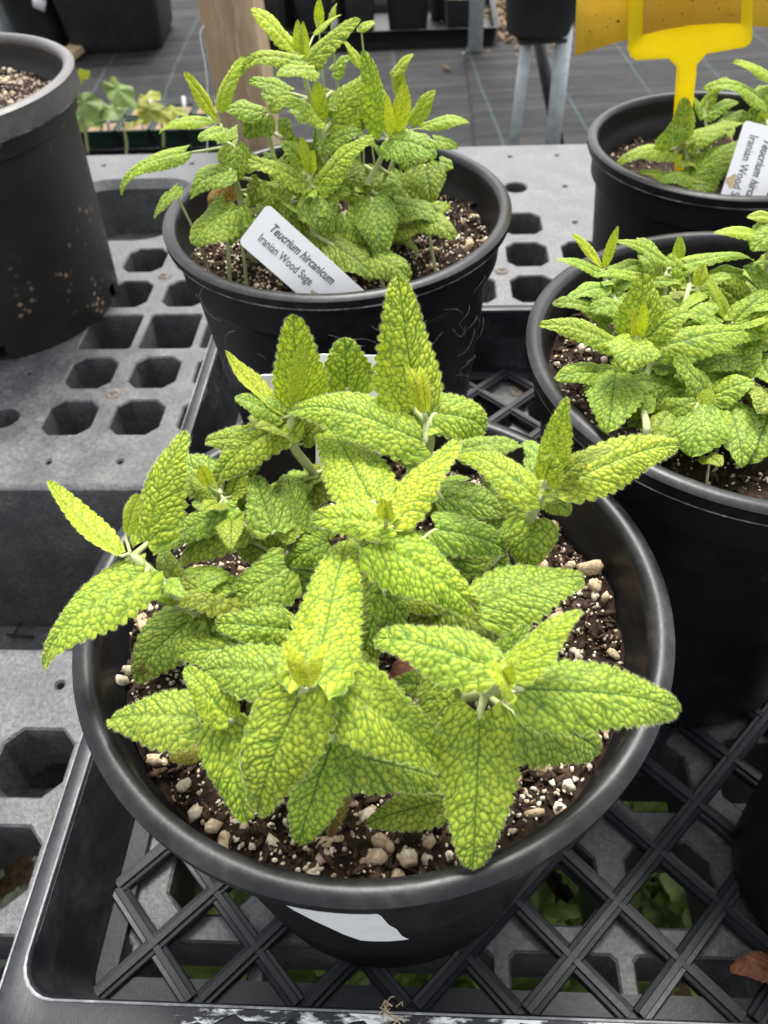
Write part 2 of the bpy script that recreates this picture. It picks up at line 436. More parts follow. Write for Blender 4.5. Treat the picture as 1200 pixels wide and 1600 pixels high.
rowsB = [(-.29, -.22, lambda k: 'oct'), (-.22, -.155, lambda k: 'sq'), (-.155, -.09, lambda k: 'oct'), (-.09, -.025, lambda k: 'oct'),
         (-.025, .042, lambda k: 'oct'), (.042, .106, lambda k: 'sq'), (.106, .167, lambda k: 'oct'), (.167, .228, lambda k: 'oct'), (.228, .274, lambda k: 'dot')]
panel('top_panel', -.2426, rowsB, -8, 12, .274)
mb = MB()                                                       # floor of the channel between the two panels
mb.add([(ua, .262, -.20), (ub, .262, -.20), (ub, .452, -.20), (ua, .452, -.20)], [(0, 1, 2, 3)])
mb.build('channel', M['bench'], bench)
sm = MB(); sm.lathe([(.0001, .0012), (.004, .0012), (.0062, .0010), (.0074, .0004), (.0085, -.001)], 20)
sm.box((0, 0, .0013), (.008, .0012, .0012)); sm.box((0, 0, .0014), (.0012, .008, .0012))
smesh = sm.mesh('screw', M['screw'])
for (k0s, vv, ref) in ((0, .558, -.324), (0, .768, -.324), (0, .167, -.2426), (0, -.09, -.2426)):
    for k in range(-8, 12, 2):
        u = ref+(k+.5)*PT; o = link('screw', smesh, bench, (u, vv, .0006), (0, 0, random.random()*3))
for u in (-.78, .45):                                            # legs below
    for v in (-.2, 1.0):
        MB().box((u, v, (ZG-.03)/2-.0), (.06, .06, -ZG-.03)).build('leg', M['bench'], bench, smooth=False, bevel=.004)

# ------------------------------------------------------------------ carry tray with diamond lattice floor
tray = thing('carry_tray', 'black plastic carry tray with diamond lattice floor holding the sage pots', 'tray', (0, 0, 0), YAW)
TU0, TU1, TV0, TV1 = -.1665, .36, .0725, .579         # floor outline
TF, TR = .009, .065                                   # floor top and rim height
def rrect(u0, u1, v0, v1, r, n=7):
    P = []
    for q, (cx, cy) in enumerate(((u1-r, v1-r), (u0+r, v1-r), (u0+r, v0+r), (u1-r, v0+r))):
        for k in range(n):
            a = math.pi/2*(q+k/(n-1)); P.append((cx+r*math.cos(a), cy+r*math.sin(a)))
    return P
def loft(mb, rings):
    n = len(rings[0][0]); V = [(x, y, z) for (P, z) in rings for (x, y) in P]
    mb.add(V, [(i*n+k, i*n+(k+1) % n, (i+1)*n+(k+1) % n, (i+1)*n+k) for i in range(len(rings)-1) for k in range(n)])
def offo(d): return rrect(TU0-d, TU1+d, TV0-d-.022, TV1+d, .02)
def off(d, r): return rrect(TU0-d, TU1+d, TV0-d, TV1+d, r)
mb = MB(); loft(mb, [(off(0, .012), .003), (off(.001, .013), TF+.004), (off(.0085, .016), TR-.006), (off(.009, .016), TR-.0015)])
mb.build('wall', M['traywall'], tray)
mb = MB(); loft(mb, [(off(.009, .016), TR-.0012), (off(.0095, .0165), TR), (off(.0102, .017), TR+.0006), (offo(.0178), TR+.0006), (offo(.0186), TR), (offo(.0188), TR-.012), (offo(.0176), TR-.012)])
trim = mb.build('rim', M['tray'], tray, sharp=50)
mb = MB(); loft(mb, [(off(.0100, .0168), TR+.0008), (off(.0106, .0168), TR+.0012), (off(.0110, .0168), TR+.0008)])
loft(mb, [(offo(.0176), TR+.0008), (offo(.0183), TR+.0013), (offo(.0189), TR+.0001)])
mb.build('worn_edge', M['tray_edge'], trim)
mb = MB(); loft(mb, [(off(-.0002, .012), TF-.003), (off(-.0105, .004), TF-.003), (off(-.0108, .004), TF-.007)])
mb.build('floor_border', M['tray'], tray, sharp=30)
def mat_scuff():
    m, nt, out = nmat('white_scuff'); g = G(nt); v = g.obj()
    n = g.noise(140, 5, .7, g.scalev(v, (.35, 1, 1)))
    g.bsdf(out, g.mix(g.ramp(n, [(.47, 0.), (.56, 1.)]), (.014, .015, .018), (.62, .63, .63)), .5, g.bump(n, .4, .0006), .3); return m
sc = MB(); V = []
for i in range(41):
    u = -.105+.20*i/40; w = .0035+.003*math.sin(i*.9)*math.sin(i*.37)+.0015*math.sin(i*2.3)
    V += [(u, TV0-.0114, TR+.0011), (u, TV0-.0114-abs(w)-.001, TR+.0011)]
sc.add(V, [(2*i, 2*i+1, 2*i+3, 2*i+2) for i in range(40)]); sc.build('scuff', mat_scuff(), trim)
# lattice bars: T-section, a raised spine on a wider flat strip
def lattice_bar(p, q):
    p = Vector((*p, 0)); q = Vector((*q, 0)); d = (q-p).normalized(); s = Vector((-d.y, d.x, 0)); mb = MB()
    prof = [(-.0046, -.0055), (-.0046, -.0008), (-.0040, 0), (-.0019, -.0004), (-.0015, .0012), (.0015, .0012), (.0019, -.0004), (.0040, 0), (.0046, -.0008), (.0046, -.0055)]
    V = []
    for P in (p, q):
        for (a, z) in prof: V.append(P+s*a+Vector((0, 0, TF+z)))
    n = len(prof)
    mb.add(V, [(i, i+1, n+i+1, n+i) for i in range(n-1)]+[tuple(range(n)), tuple(range(n, 2*n))[::-1]])
    mb.build('lattice_bar', M['tray'], tray, smooth=False)
a0, b0, hp = TU0+.0012, TU1-.0012, .02665
va, vb = TV0+.0012, TV1-.0012
cu, cv = -.139, .0975
def clip(c, s):
    # v = cv + s*(u-cu) + c
    pts = []
    for u in (a0, b0):
        v = cv+s*(u-cu)+c
        if va <= v <= vb: pts.append((u, v))
    for v in (va, vb):
        u = cu+(v-cv-c)/s
        if a0 < u < b0: pts.append((u, v))
    pts.sort(); return (pts[0], pts[-1]) if len(pts) >= 2 else None
TFs = TF
for s in (1, -1):
    TF = TFs if s > 0 else TFs-.0007
    for k in range(-24, 28):
        r = clip(k*2*hp, s)
        if r and math.dist(*r) > .03: lattice_bar(*r)
TF = TFs

# ------------------------------------------------------------------ pots, soil, pebbles
def ico(sub, jit, seed):
    import bmesh
    bm = bmesh.new(); bmesh.ops.create_icosphere(bm, subdivisions=sub, radius=1)
    r_ = random.Random(seed); ax = [Vector((r_.gauss(0, 1), r_.gauss(0, 1), r_.gauss(0, 1))).normalized() for _ in range(6)]
    am = [r_.uniform(-jit, jit) for _ in ax]
    for v in bm.verts:
        n = v.co.normalized(); v.co = n*(1+sum(a*max(0, n.dot(x))**2 for a, x in zip(am, ax))+r_.uniform(-.17, .17))
        v.co.z *= .75
    V = [tuple(v.co) for v in bm.verts]; Fs = [tuple(v.index for v in f.verts) for f in bm.faces]; bm.free()
    return np.array(V), np.array(Fs)
PEB = []
for i in range(8):
    V, Fs = ico(1 if i % 2 else 2, .95, i); PEB.append(mesh_np('pebble', V, Fs, False, [M['pebble'] if i % 3 else M['pebble2']]))
ICO1 = [ico(1, .5, 50+i) for i in range(5)]
def scatter_mesh(name, mat, P, S, parent, seed, flat=None):
    """many tiny stones or chips in one mesh"""
    r_ = np.random.default_rng(seed); VV = []; FF = []; n = 0
    for p, s in zip(P, S):
        V, Fs = ICO1[r_.integers(5)]
        q = r_.normal(size=4); q /= np.linalg.norm(q); R = np.array(Quaternion(q).to_matrix())
        sc = np.array([1, r_.uniform(.6, 1), r_.uniform(.6, 1)]) if not flat else np.array([1.5, r_.uniform(.5, 1.0), flat])
        VV.append(((V*sc) @ R.T)*s+p); FF.append(Fs+n); n += len(V)
    o = link(name, mesh_np(name, np.concatenate(VV), np.concatenate(FF), False, [mat]), parent)
    o['kind'] = 'stuff'; return o
def soil_height(x, y, seed):
    return .0022*math.sin(x*95+seed)+.002*math.sin(y*120+seed*2.1)+.0016*math.sin((x+y)*210+seed)+.0012*math.sin((x-y)*330+seed*3)
def make_pot(name, label, c, R, base_r, h, soil_drop, z0=0, mats=('pot', 'rim'), group=None, pebbles=60, grit=900, chips=500, seed=1, rimw=.0060, lip=.0074, rz=0, notch=None, patch=None, tilt=(0, 0)):
    pot = thing(name, label, 'plant pot', (c[0], c[1], z0), rz, group)
    pot.rotation_euler = (tilt[0], tilt[1], rz)
    s = R/.11; rw = R-rimw*s; zi = h-soil_drop
    prof = [(.0005, .004), (base_r*.9, .004), (base_r-.002, .0), (base_r, .003)]
    for t in (.12, .25, .4, .55, .7, .82): prof.append((base_r+(rw-.002*s-base_r)*t, h*t))
    prof += [(rw-.0035*s, h-.032*s), (rw-.0005*s, h-.030*s), (rw+.0005*s, h-.012*s), (rw+.001*s, h-.004)]
    prof += [(rw-.002*s, h-.004), (rw-.003*s, h-.014*s), (rw-.0035*s, h-.022*s), (rw-.0055*s, h-.0245*s), (rw-.008*s, zi-.012)]
    mb = MB()
    sk = None
    if notch: sk = lambda i, k: i in (2, 3) and any(abs((k/96*360-a+180) % 360-180) < w for a, w in notch)
    if notch: prof = prof[:3]+[(base_r, .001), (base_r+.001, .017)]+prof[4:]
    mb.lathe(prof, 96, skip=sk); mb.build('wall', M[mats[0]], pot, sharp=40)
    mb = MB()
    rp = [(rw-.0026*s, h-.006*s), (rw-.0022*s, h-.0025*s), (rw-.0006*s, h-.0006*s), (rw+.0016*s, h), (rw+.004*s, h-.0004*s), (rw+.0062*s, h-.0019*s), (R-.0006*s, h-.0046*s), (R, h-lip*s), (R-.0006*s, h-(lip+.0014)*s), (R-.002*s, h-(lip+.001)*s), (R-.0035*s, h-lip*s*.8), (rw+.0012*s, h-lip*s*.7)]
    mb.lathe(rp, 144, closed=True); ro = mb.build('rim', M[mats[1]], pot, sharp=60)
    ro.data.materials.append(M['lip'])
    for pi in range(7*144, 9*144): ro.data.polygons[pi].material_index = 1
    # soil
    rs = rw-.006*s; V = [(0, 0, zi)]; nr, na = 26, 72; Fs = []
    for i in range(1, nr+1):
        for k in range(na):
            a = 2*math.pi*k/na; x, y = rs*i/nr*math.cos(a), rs*i/nr*math.sin(a)
            V.append((x, y, zi+soil_height(x, y, seed)+random.uniform(-.0012, .0012)))
    for k in range(na): Fs.append((0, 1+k, 1+(k+1) % na))
    for i in range(nr-1):
        for k in range(na): Fs.append((1+i*na+k, 1+(i+1)*na+k, 1+(i+1)*na+(k+1) % na, 1+i*na+(k+1) % na))
    so = link('soil', mesh_np('soil', V, Fs, True, [M['soil']]), pot)
    r_ = np.random.default_rng(seed)
    def pts(n, lo=.0):
        rr = rs*.985*np.sqrt(r_.uniform(lo**2, 1, n)); a = r_.uniform(0, 2*math.pi, n)
        x, y = rr*np.cos(a), rr*np.sin(a); return np.stack([x, y, [zi+soil_height(p, q, seed) for p, q in zip(x, y)]], -1)
    if chips: scatter_mesh('bark_chips', M['bark'], pts(chips)+[0, 0, .001], r_.uniform(.0007, .0026, chips), so, seed+1, .35)
    if grit: scatter_mesh('perlite_grit', M['perlite'], pts(grit)+[0, 0, .001], r_.uniform(.0004, .0013, grit)**1.0, so, seed+2)
    P = pts(pebbles, .45)
    for i, p in enumerate(P):
        sz = r_.uniform(.0012, .0024)*(1 if i % 6 else 1.3)
        o = link('pebble', PEB[r_.integers(8)], so, tuple(p+[0, 0, sz*.45]), tuple(r_.uniform(0, 6, 3))); o.scale = (sz, sz*r_.uniform(.75, 1), sz)
    pot['soil_z'] = z0+zi; return pot
MAINC = (-.0065, .1735); P2C = (-.019, .4743); P3C = (.1819, .2914); P5C = (.2991, .6461)
pot1 = make_pot('nursery_pot', 'round black pot at the tray corner with a white sticker below its rim', MAINC, .11, .083, .205, .026, .009, pebbles=280, grit=3800, chips=3000, seed=3, group='black pots of wood sage')
pot2 = make_pot('nursery_pot', 'round black pot of the tallest sage, standing nearest the wooden post', P2C, .11, .083, .2115, .028, .009, pebbles=150, grit=3000, chips=1800, seed=5, lip=.0064, rimw=.0058, group='black pots of wood sage')
pot3 = make_pot('nursery_pot', 'round black pot without any label, touching the pot with the white sticker', P3C, .11, .083, .220, .026, .009, pebbles=90, grit=2200, chips=1500, seed=9, group='black pots of wood sage')
pot5 = make_pot('nursery_pot', 'round black pot with the yellow sticky trap stuck in it', P5C, .11, .083, .1765, .036, .0005, pebbles=40, grit=500, chips=300, seed=12, group='black pots of wood sage')
pot6 = make_pot('large_nursery_pot', 'large dirt-splashed dark pot with grey rim and no plant, full of pale grit', (-.392, .752), .137, .113, .222, .032, .0005, mats=('oldpot', 'oldrim'), pebbles=220, grit=4500, chips=250, seed=15, notch=[(-80, 5), (-5, 5), (190, 5), (100, 5)], lip=.016)
pot4 = make_pot('small_nursery_pot', 'small plain black pot standing on the lattice beside the sticker pot', (.222, .121), .062, .048, .125, .02, .009, pebbles=0, grit=200, chips=100, seed=18)
for (x, y, s_, o_) in ((925, 890, .0046, 0), (893, 882, .0030, 3), (945, 935, .0028, 3), (583, 1342, .0040, 0), (637, 1345, .0044, 3), (635, 1295, .0042, 1), (668, 1318, .0034, 3), (300, 1268, .0042, 1), (330, 1295, .0036, 3), (838, 1190, .0046, 0), (886, 1232, .0040, 1), (517, 1318, .0036, 0), (640, 1335, .003, 4), (690, 1285, .0026, 2), (195, 1050, .0036, 1), (185, 985, .003, 2), (188, 1062, .0034, 4), (250, 1190, .0034, 0)):
    p = at(x, y, pot1['soil_z']+.003); o = link('pebble', PEB[o_], [c for c in pot1.children if c.name.startswith('soil')][0], (p[0]-MAINC[0], p[1]-MAINC[1], pot1['soil_z']+.003-.009), (x, y, 0)); s_ *= .72; o.scale = (s_, s_*.9, s_)

# ------------------------------------------------------------------ sage leaves
SH = {'o': ([0, .03, .08, .15, .25, .38, .52, .66, .79, .88, .94, .975, 1], [.42, .70, .90, .98, 1, .94, .82, .68, .52, .40, .30, .20, .0]),
      'n': ([0, .05, .12, .25, .4, .55, .7, .82, .91, .96, 1], [.30, .45, .65, .92, 1, .95, .80, .60, .40, .25, .0]),
      'r': ([0, .03, .08, .18, .32, .5, .66, .8, .9, .96, 1], [.45, .75, .93, 1, 1, .93, .80, .62, .42, .26, .0])}
def tri_hairs(P, D, ln, w):
    """thin triangles: base P, direction D"""
    n = len(P); S = np.cross(D, rng.normal(size=(n, 3))); S /= np.linalg.norm(S, axis=1, keepdims=True)+1e-9
    V = np.stack([P-S*w, P+S*w, P+D*ln[:, None]], 1).reshape(-1, 3); return V, np.arange(3*n).reshape(n, 3)
def leaf_mesh(B, T, W, arch=.1, roll=0, shape='o', res=.0005, curl=.34, bow=0, fold=0, seed=0, hairs=True, petiole=None, worn=0, cell=.0027, tipdroop=0):
    B = np.asarray(B, float); T = np.asarray(T, float); r_ = np.random.default_rng(seed)
    a = T-B; L = np.linalg.norm(a); a /= L
    up = np.array([0, 0, 1.]); cd = CAM-(B+T)/2; cd /= np.linalg.norm(cd)
    ref = .7*up+.3*cd
    n0 = ref-(ref @ a)*a; n0 /= np.linalg.norm(n0)
    b0 = np.cross(a, n0); cr, sr = math.cos(math.radians(roll)), math.sin(math.radians(roll))
    n0, b0 = cr*n0+sr*b0, cr*b0-sr*n0
    cell = cell*float(np.clip(W/.016, .5, 1.0))
    ns = int(np.clip(W/res, 12, 72)); nt = int(np.clip(L/(res*.95), 20, 150))
    t = np.linspace(0, 1, nt)**.96; s = np.linspace(-1, 1, ns)
    s = np.sign(s)*np.abs(s)**.9
    q = 4*t*(1-t)*(1+.35*(2*t-1))
    mid = B+np.outer(t*L, a)+np.outer(arch*L*q-tipdroop*L*t**3, n0)+np.outer(bow*L*q, b0)
    tg = np.gradient(mid, axis=0); tg /= np.linalg.norm(tg, axis=1, keepdims=True)
    nn = n0-(tg @ n0)[:, None]*tg; nn /= np.linalg.norm(nn, axis=1, keepdims=True); bb = np.cross(tg, nn)
    ang = np.cumsum(np.full(nt, r_.normal(0, .25)/nt)); ca, sa = np.cos(ang)[:, None], np.sin(ang)[:, None]
    nn, bb = ca*nn+sa*bb, ca*bb-sa*nn
    xs, ys = SH[shape]; tt = np.linspace(0, 1, 300); sh = np.interp(tt, xs, ys); k = np.hanning(15); k /= k.sum()
    shp = np.convolve(np.pad(sh, 7, 'edge'), k, 'valid'); shp[-1] = 0.02; h = W/2*np.interp(t, tt, shp)
    asym = 1+.06*r_.normal()*np.sign(s)[None, :]
    ncr = max(9, int(L/.0033)); ph = r_.uniform(0, 1, 2)
    S, TT = np.meshgrid(s, t)
    cren = np.abs(np.sin(math.pi*(ncr*TT+np.where(S > 0, ph[0], ph[1]))))**.7
    x = S*h[:, None]*asym*(1+.14*(cren-.6)*np.abs(S)**4+.03*np.sin(TT*9+seed)*np.abs(S))
    cord = -.085*L*np.abs(S)**1.6*np.clip(1-TT*2.4, 0, 1)**2*(1 if shape != 'n' else .25)
    y = TT*L+cord
    # venation: midrib, secondaries, net of small cells
    d = max(L/6.2, .0055); ao = np.abs(x)/(W/2)
    qv = y-.95*np.abs(x)-.25*x*x/(W/2+1e-6)+np.where(x > 0, .5*d, 0)
    qv = qv+.10*d*np.sin(x*900+seed)+.12*d*np.sin(y*520+seed*1.7)+.10*d*np.sin((x-y)*1100+seed)
    dsec = np.abs(((qv/d) % 1)-.5)*d*.7
    nx, ny = max(4, int(W/cell)+2), max(6, int(L/cell)+3)
    gx, gy = np.meshgrid(np.arange(nx), np.arange(ny)); 
    sx = (gx-(nx-1)/2+.5*(gy % 2)+r_.uniform(-.46, .46, gx.shape))*cell; sy = (gy-1+r_.uniform(-.46, .46, gx.shape))*cell
    sx, sy = sx.ravel(), sy.ravel()
    xf, yf = x.ravel(), y.ravel()-.5*np.abs(x.ravel())
    D = np.sqrt((xf[:, None]-sx)**2+(yf[:, None]-sy)**2)
    idx = np.argpartition(D, 1, axis=1)[:, :2]; dd = np.take_along_axis(D, idx, 1); o_ = np.argsort(dd, 1)
    dd = np.take_along_axis(dd, o_, 1); idx = np.take_along_axis(idx, o_, 1)
    e = ((dd[:, 1]-dd[:, 0])/2).reshape(x.shape); cid = r_.uniform(0, 1, len(sx))[idx[:, 0]].reshape(x.shape)
    dm = np.abs(x); VW = cell*.10
    dv = np.minimum(np.minimum(e*1.15+.00008, dsec+.0001), dm)
    pil = 1-np.exp(-(dv/(.26*cell))**1.5)
    vein = np.clip(np.maximum.reduce([.88*np.exp(-(e/VW)**2), .95*np.exp(-(dsec/(VW*1.35))**2), np.exp(-(dm/(VW*1.5))**2)]), 0, 1)
    if shape == 'n': vein *= .7
    taper = np.clip((1-np.abs(S))*6+.35, 0, 1)
    z = .28*cell*pil*taper-.14*cell*np.exp(-(dsec/(.3*cell))**2)*taper-.0009*np.exp(-(dm/.0013)**2)*(1-.6*TT)
    wv = r_.uniform(0, 6.28); fw = r_.uniform(7, 12)
    z += -curl*ao*ao*W*.5+fold*np.abs(x)+.045*W*np.sin(fw*TT+wv+np.where(S > 0, 0, 1.7))*S*S
    ym = y/L                                                # follow the bent midrib, base lobes included
    def interp3(A): return np.stack([np.interp(ym, t, A[:, i]) for i in range(3)], -1)
    back = np.minimum(ym, 0)*L
    V = interp3(mid)+interp3(bb)*x[..., None]+interp3(nn)*z[..., None]+a*back[..., None]
    V = V.reshape(-1, 3); I = np.arange(ns*nt).reshape(nt, ns)
    Q = np.stack([I[:-1, :-1], I[:-1, 1:], I[1:, 1:], I[1:, :-1]], -1).reshape(-1, 4)
    tris = np.concatenate([Q[:, [0, 1, 2]], Q[:, [0, 2, 3]]]); mi = [np.zeros(len(tris), int)]
    wr = np.zeros(x.shape)
    if worn: wr = np.clip(1.3*worn-np.hypot((TT-r_.uniform(.82, 1)) /.16, (S-r_.uniform(-.5, .5))/.9)*.9+.35*(cid-.5), 0, 1)
    At = [vein.ravel(), cid.ravel(), wr.ravel()]
    VV = [V]; FF = [tris]; nV = len(V)
    Vg = V.reshape(nt, ns, 3)
    if hairs:
        P = []; Dr = []
        for j, sg in ((0, -1), (ns-1, 1)):
            for rep in range(4 if W > .012 else 1):
                fr = r_.uniform(0, 1, (nt-1, 1)); p = Vg[:-1, j]*(1-fr)+Vg[1:, j]*fr; P.append(p)
                dr = bb[:-1]*sg+.5*tg[:-1]+r_.normal(0, .45, (nt-1, 3)); Dr.append(dr)
        m_ = int(900*min(1, W*L/.0011)) if W > .01 else 40; ii = r_.integers(0, nt, m_); jj = r_.integers(1, ns-1, m_); P.append(Vg[ii, jj]); Dr.append(nn[ii]+r_.normal(0, .5, (m_, 3)))
        P = np.concatenate(P); Dr = np.concatenate(Dr); Dr /= np.linalg.norm(Dr, axis=1, keepdims=True)
        hv, hf = tri_hairs(P, Dr, r_.uniform(.0004, .0011, len(P)), .000032)
        VV.append(hv); FF.append(hf+nV); nV += len(hv); mi.append(np.full(len(hf), 1)); [A.__class__ for A in At]
        At = [np.concatenate([A, np.zeros(len(hv))]) for A in At]
    if petiole is not None:
        mb = MB(); pts = petiole; mb.tube(pts, list(np.r_[np.linspace(.0012, .0010, len(pts)-6), np.linspace(.0009, .0002, 6)]*max(.55, min(1.2, W/.02))), 7)
        pv = np.array(mb.v); pf = []
        for f in mb.f:
            for i in range(1, len(f)-1): pf.append((f[0], f[i], f[i+1]))
        pf = np.array(pf); VV.append(pv); FF.append(pf+nV); nV += len(pv); mi.append(np.full(len(pf), 2))
        At = [np.concatenate([A, np.zeros(len(pv))]) for A in At]
    return mesh_np('leaf', np.concatenate(VV), np.concatenate(FF), True, [M['leaf'], M['hair'], M['stem']], np.concatenate(mi), {'vein': At[0], 'cell': At[1], 'worn': At[2]})

TINT = [(0, (.52, .57, .035)), (.25, (.40, .49, .036)), (.45, (.32, .43, .05)), (.7, (.31, .365, .035)), (1.0, (.34, .26, .04)), (1.3, (.46, .25, .05))]
def tint(age, r_):
    ks = [k for k, _ in TINT]; c = [np.interp(age, ks, [v[i] for _, v in TINT]) for i in range(3)]
    f = r_.uniform(.9, 1.1); return (c[0]*f*r_.uniform(.95, 1.05), c[1]*f, c[2]*f*r_.uniform(.85, 1.2), 1)
def hairy_stem(name, pts, r0, r1, parent, hairs=1200, seed=0):
    pts = bez(pts, 10)[2:]; r_ = np.random.default_rng(seed); mb = MB(); rad = list(np.r_[.0005, .0009, np.linspace(r1, r0, len(pts)-2)])
    mb.tube(pts, rad, 10); V = np.array(mb.v); tr = []
    for f in mb.f:
        for i in range(1, len(f)-1): tr.append((f[0], f[i], f[i+1]))
    tr = np.array(tr); mi = [np.zeros(len(tr), int)]; VV = [V]; FF = [tr]
    if hairs:
        ii = r_.integers(0, len(pts)-1, hairs); fr = r_.uniform(0, 1, (hairs, 1)); Pn = np.array(pts); c = Pn[ii]*(1-fr)+Pn[ii+1]*fr
        D = r_.normal(size=(hairs, 3)); tg = Pn[ii+1]-Pn[ii]; tg /= np.linalg.norm(tg, axis=1, keepdims=True)+1e-9
        D -= (D*tg).sum(1, keepdims=True)*tg; D /= np.linalg.norm(D, axis=1, keepdims=True)
        hv, hf = tri_hairs(c+D*r1*.8, D, r_.uniform(.0007, .0016, hairs), .00004)
        VV.append(hv); FF.append(hf+len(V)); mi.append(np.ones(len(hf), int))
    return link(name, mesh_np(name, np.concatenate(VV), np.concatenate(FF), True, [M['stem'], M['hair']], np.concatenate(mi)), parent), pts

def make_plant(label, pot, soil_z, pc, pos, stems, leaves, res, hairs, seed, cell=.0021, wk=1.02, stem_r=(.0022, .0015), fill=0, fill2=0):
    r_ = np.random.default_rng(seed)
    pl = thing('wood_sage', label, 'plant', (pc[0], pc[1], soil_z), 0, 'potted wood sage plants')
    org = np.array([pc[0], pc[1], soil_z])
    sp = []
    for i, st in enumerate(stems):
        P = [pos(*p)-org for p in st]
        if P[-1][2] > 0: P.append(np.array([P[-1][0]*.93, P[-1][1]*.93, -.004]))
        else: P[-1][2] = -.004
        rr = math.hypot(P[-1][0], P[-1][1])
        if rr > .088: P[-1][:2] *= .088/rr
        o, pts = hairy_stem('stem', P, stem_r[0], stem_r[1], pl, 1500 if hairs else 0, seed+i); sp += [np.array(p) for p in pts]
    SP = np.array(sp)
    def filler2():
        j = r_.integers(len(SP)); c = SP[j]
        while c[2] < .014: j = r_.integers(len(SP)); c = SP[j]
        a2 = r_.uniform(0, 6.283); d_ = np.array([math.cos(a2), math.sin(a2), r_.uniform(-.1, .9)]); d_ /= np.linalg.norm(d_)
        l_ = r_.uniform(.012, .023); B_ = c+d_*.004; T_ = B_+d_*l_
        if math.hypot(T_[0], T_[1]) > .085: return filler()
        return B_, T_, l_*r_.uniform(.5, .68)
    def filler():
        a = r_.uniform(0, 6.283); rb = r_.uniform(.012, .055); hz = r_.uniform(.012, .034); o_ = np.array([math.cos(a), math.sin(a), 0])
        a2 = a+r_.normal(0, .5); d_ = np.array([math.cos(a2), math.sin(a2), r_.uniform(-.35, .25)])
        B_ = o_*rb+[0, 0, hz]; T_ = B_+d_*r_.uniform(.026, .036)
        rr = math.hypot(T_[0], T_[1])
        if rr > .09: T_[:2] *= .09/rr
        return B_, T_, r_.uniform(.015, .021)
    for i, lf in enumerate(list(leaves)+[None]*(fill+fill2)):
        fl = None if lf is not None else filler() if i < len(leaves)+fill else filler2()
        if fl: lf = ((0, 0, 1), (0, 0, 1), 1, r_.uniform(.05, .22), r_.normal(0, 14), r_.uniform(.35, .75))
        b, t_, wpx, arch, roll, age = lf[:6]; shape = lf[6] if len(lf) > 6 else 'o'; opt = lf[7] if len(lf) > 7 else {}
        B, T = pos(*b)-org, pos(*t_)-org
        dist = np.linalg.norm(B+org-CAM); W = wpx*dist/F_PX*wk
        if fl: B, T, W = fl
        B[2] = max(B[2], .004); T[2] = max(T[2], .004)
        d = np.linalg.norm(SP-B, axis=1); j = int(np.argmin(d))
        ax = (T-B)/np.linalg.norm(T-B)
        if d[j] < .024:
            pe = [SP[j], (SP[j]+B)/2-np.array([0, 0, .0006]), B-np.array([0, 0, .0012]), B+ax*.004-np.array([0, 0, .0022])]
        else:
            g_ = B+ax*.011; g_[2] = -.003
            rr = math.hypot(g_[0], g_[1])
            if rr > .088: g_[:2] *= .088/rr
            pe = [g_, np.array([g_[0]*.5+B[0]*.5, g_[1]*.5+B[1]*.5, B[2]*.5]), B+ax*.003-np.array([0, 0, .003]), B+ax*.001-np.array([0, 0, .0012])]
        pe = bez(pe, 5)
        mesh = leaf_mesh(B+org, T+org, W, arch, roll, shape, res, seed=seed*100+i, hairs=hairs, petiole=[p+org for p in pe], cell=cell, **opt)
        co = np.empty(len(mesh.vertices)*3, np.float32); mesh.vertices.foreach_get('co', co)
        co = co.reshape(-1, 3)-org.astype(np.float32); mesh.vertices.foreach_set('co', co.ravel()); mesh.update()
        link('leaf', mesh, pl, color=tint(age, r_))
    return pl

# ---- the plant in the front pot: (base x, y, height cm), (tip x, y, height cm), width px, arch, roll, age, shape, options
SZ1 = pot1['soil_z']
pos1 = lambda x, y, h: at(x, y, SZ1+h*.01)
stems1 = [[(663, 648, 8.2), (672, 690, 6.5), (655, 760, 3), (640, 800, 0)], [(195, 858, 6), (240, 897, 5), (310, 962, 2.2), (350, 985, 0)],
          [(457, 640, 7.2), (455, 690, 6), (490, 740, 3.5), (510, 770, 0)], [(603, 815, 8), (605, 850, 6.5), (615, 905, 3), (620, 930, 0)],
          [(477, 1072, 7.6), (485, 1090, 5), (500, 1080, 0)], [(795, 1065, 8), (750, 1085, 5), (705, 1090, 2), (690, 1080, 0)],
          [(857, 745, 7.6), (845, 775, 6.4), (820, 825, 4), (800, 840, 0)], [(362, 1122, 4.6), (385, 1130, 2.5), (400, 1110, 0)],
          [(335, 758, 5.2), (380, 827, 3.6), (410, 860, 0)], [(285, 915, 3.4), (310, 963, 2.2), (340, 985, 0)]]
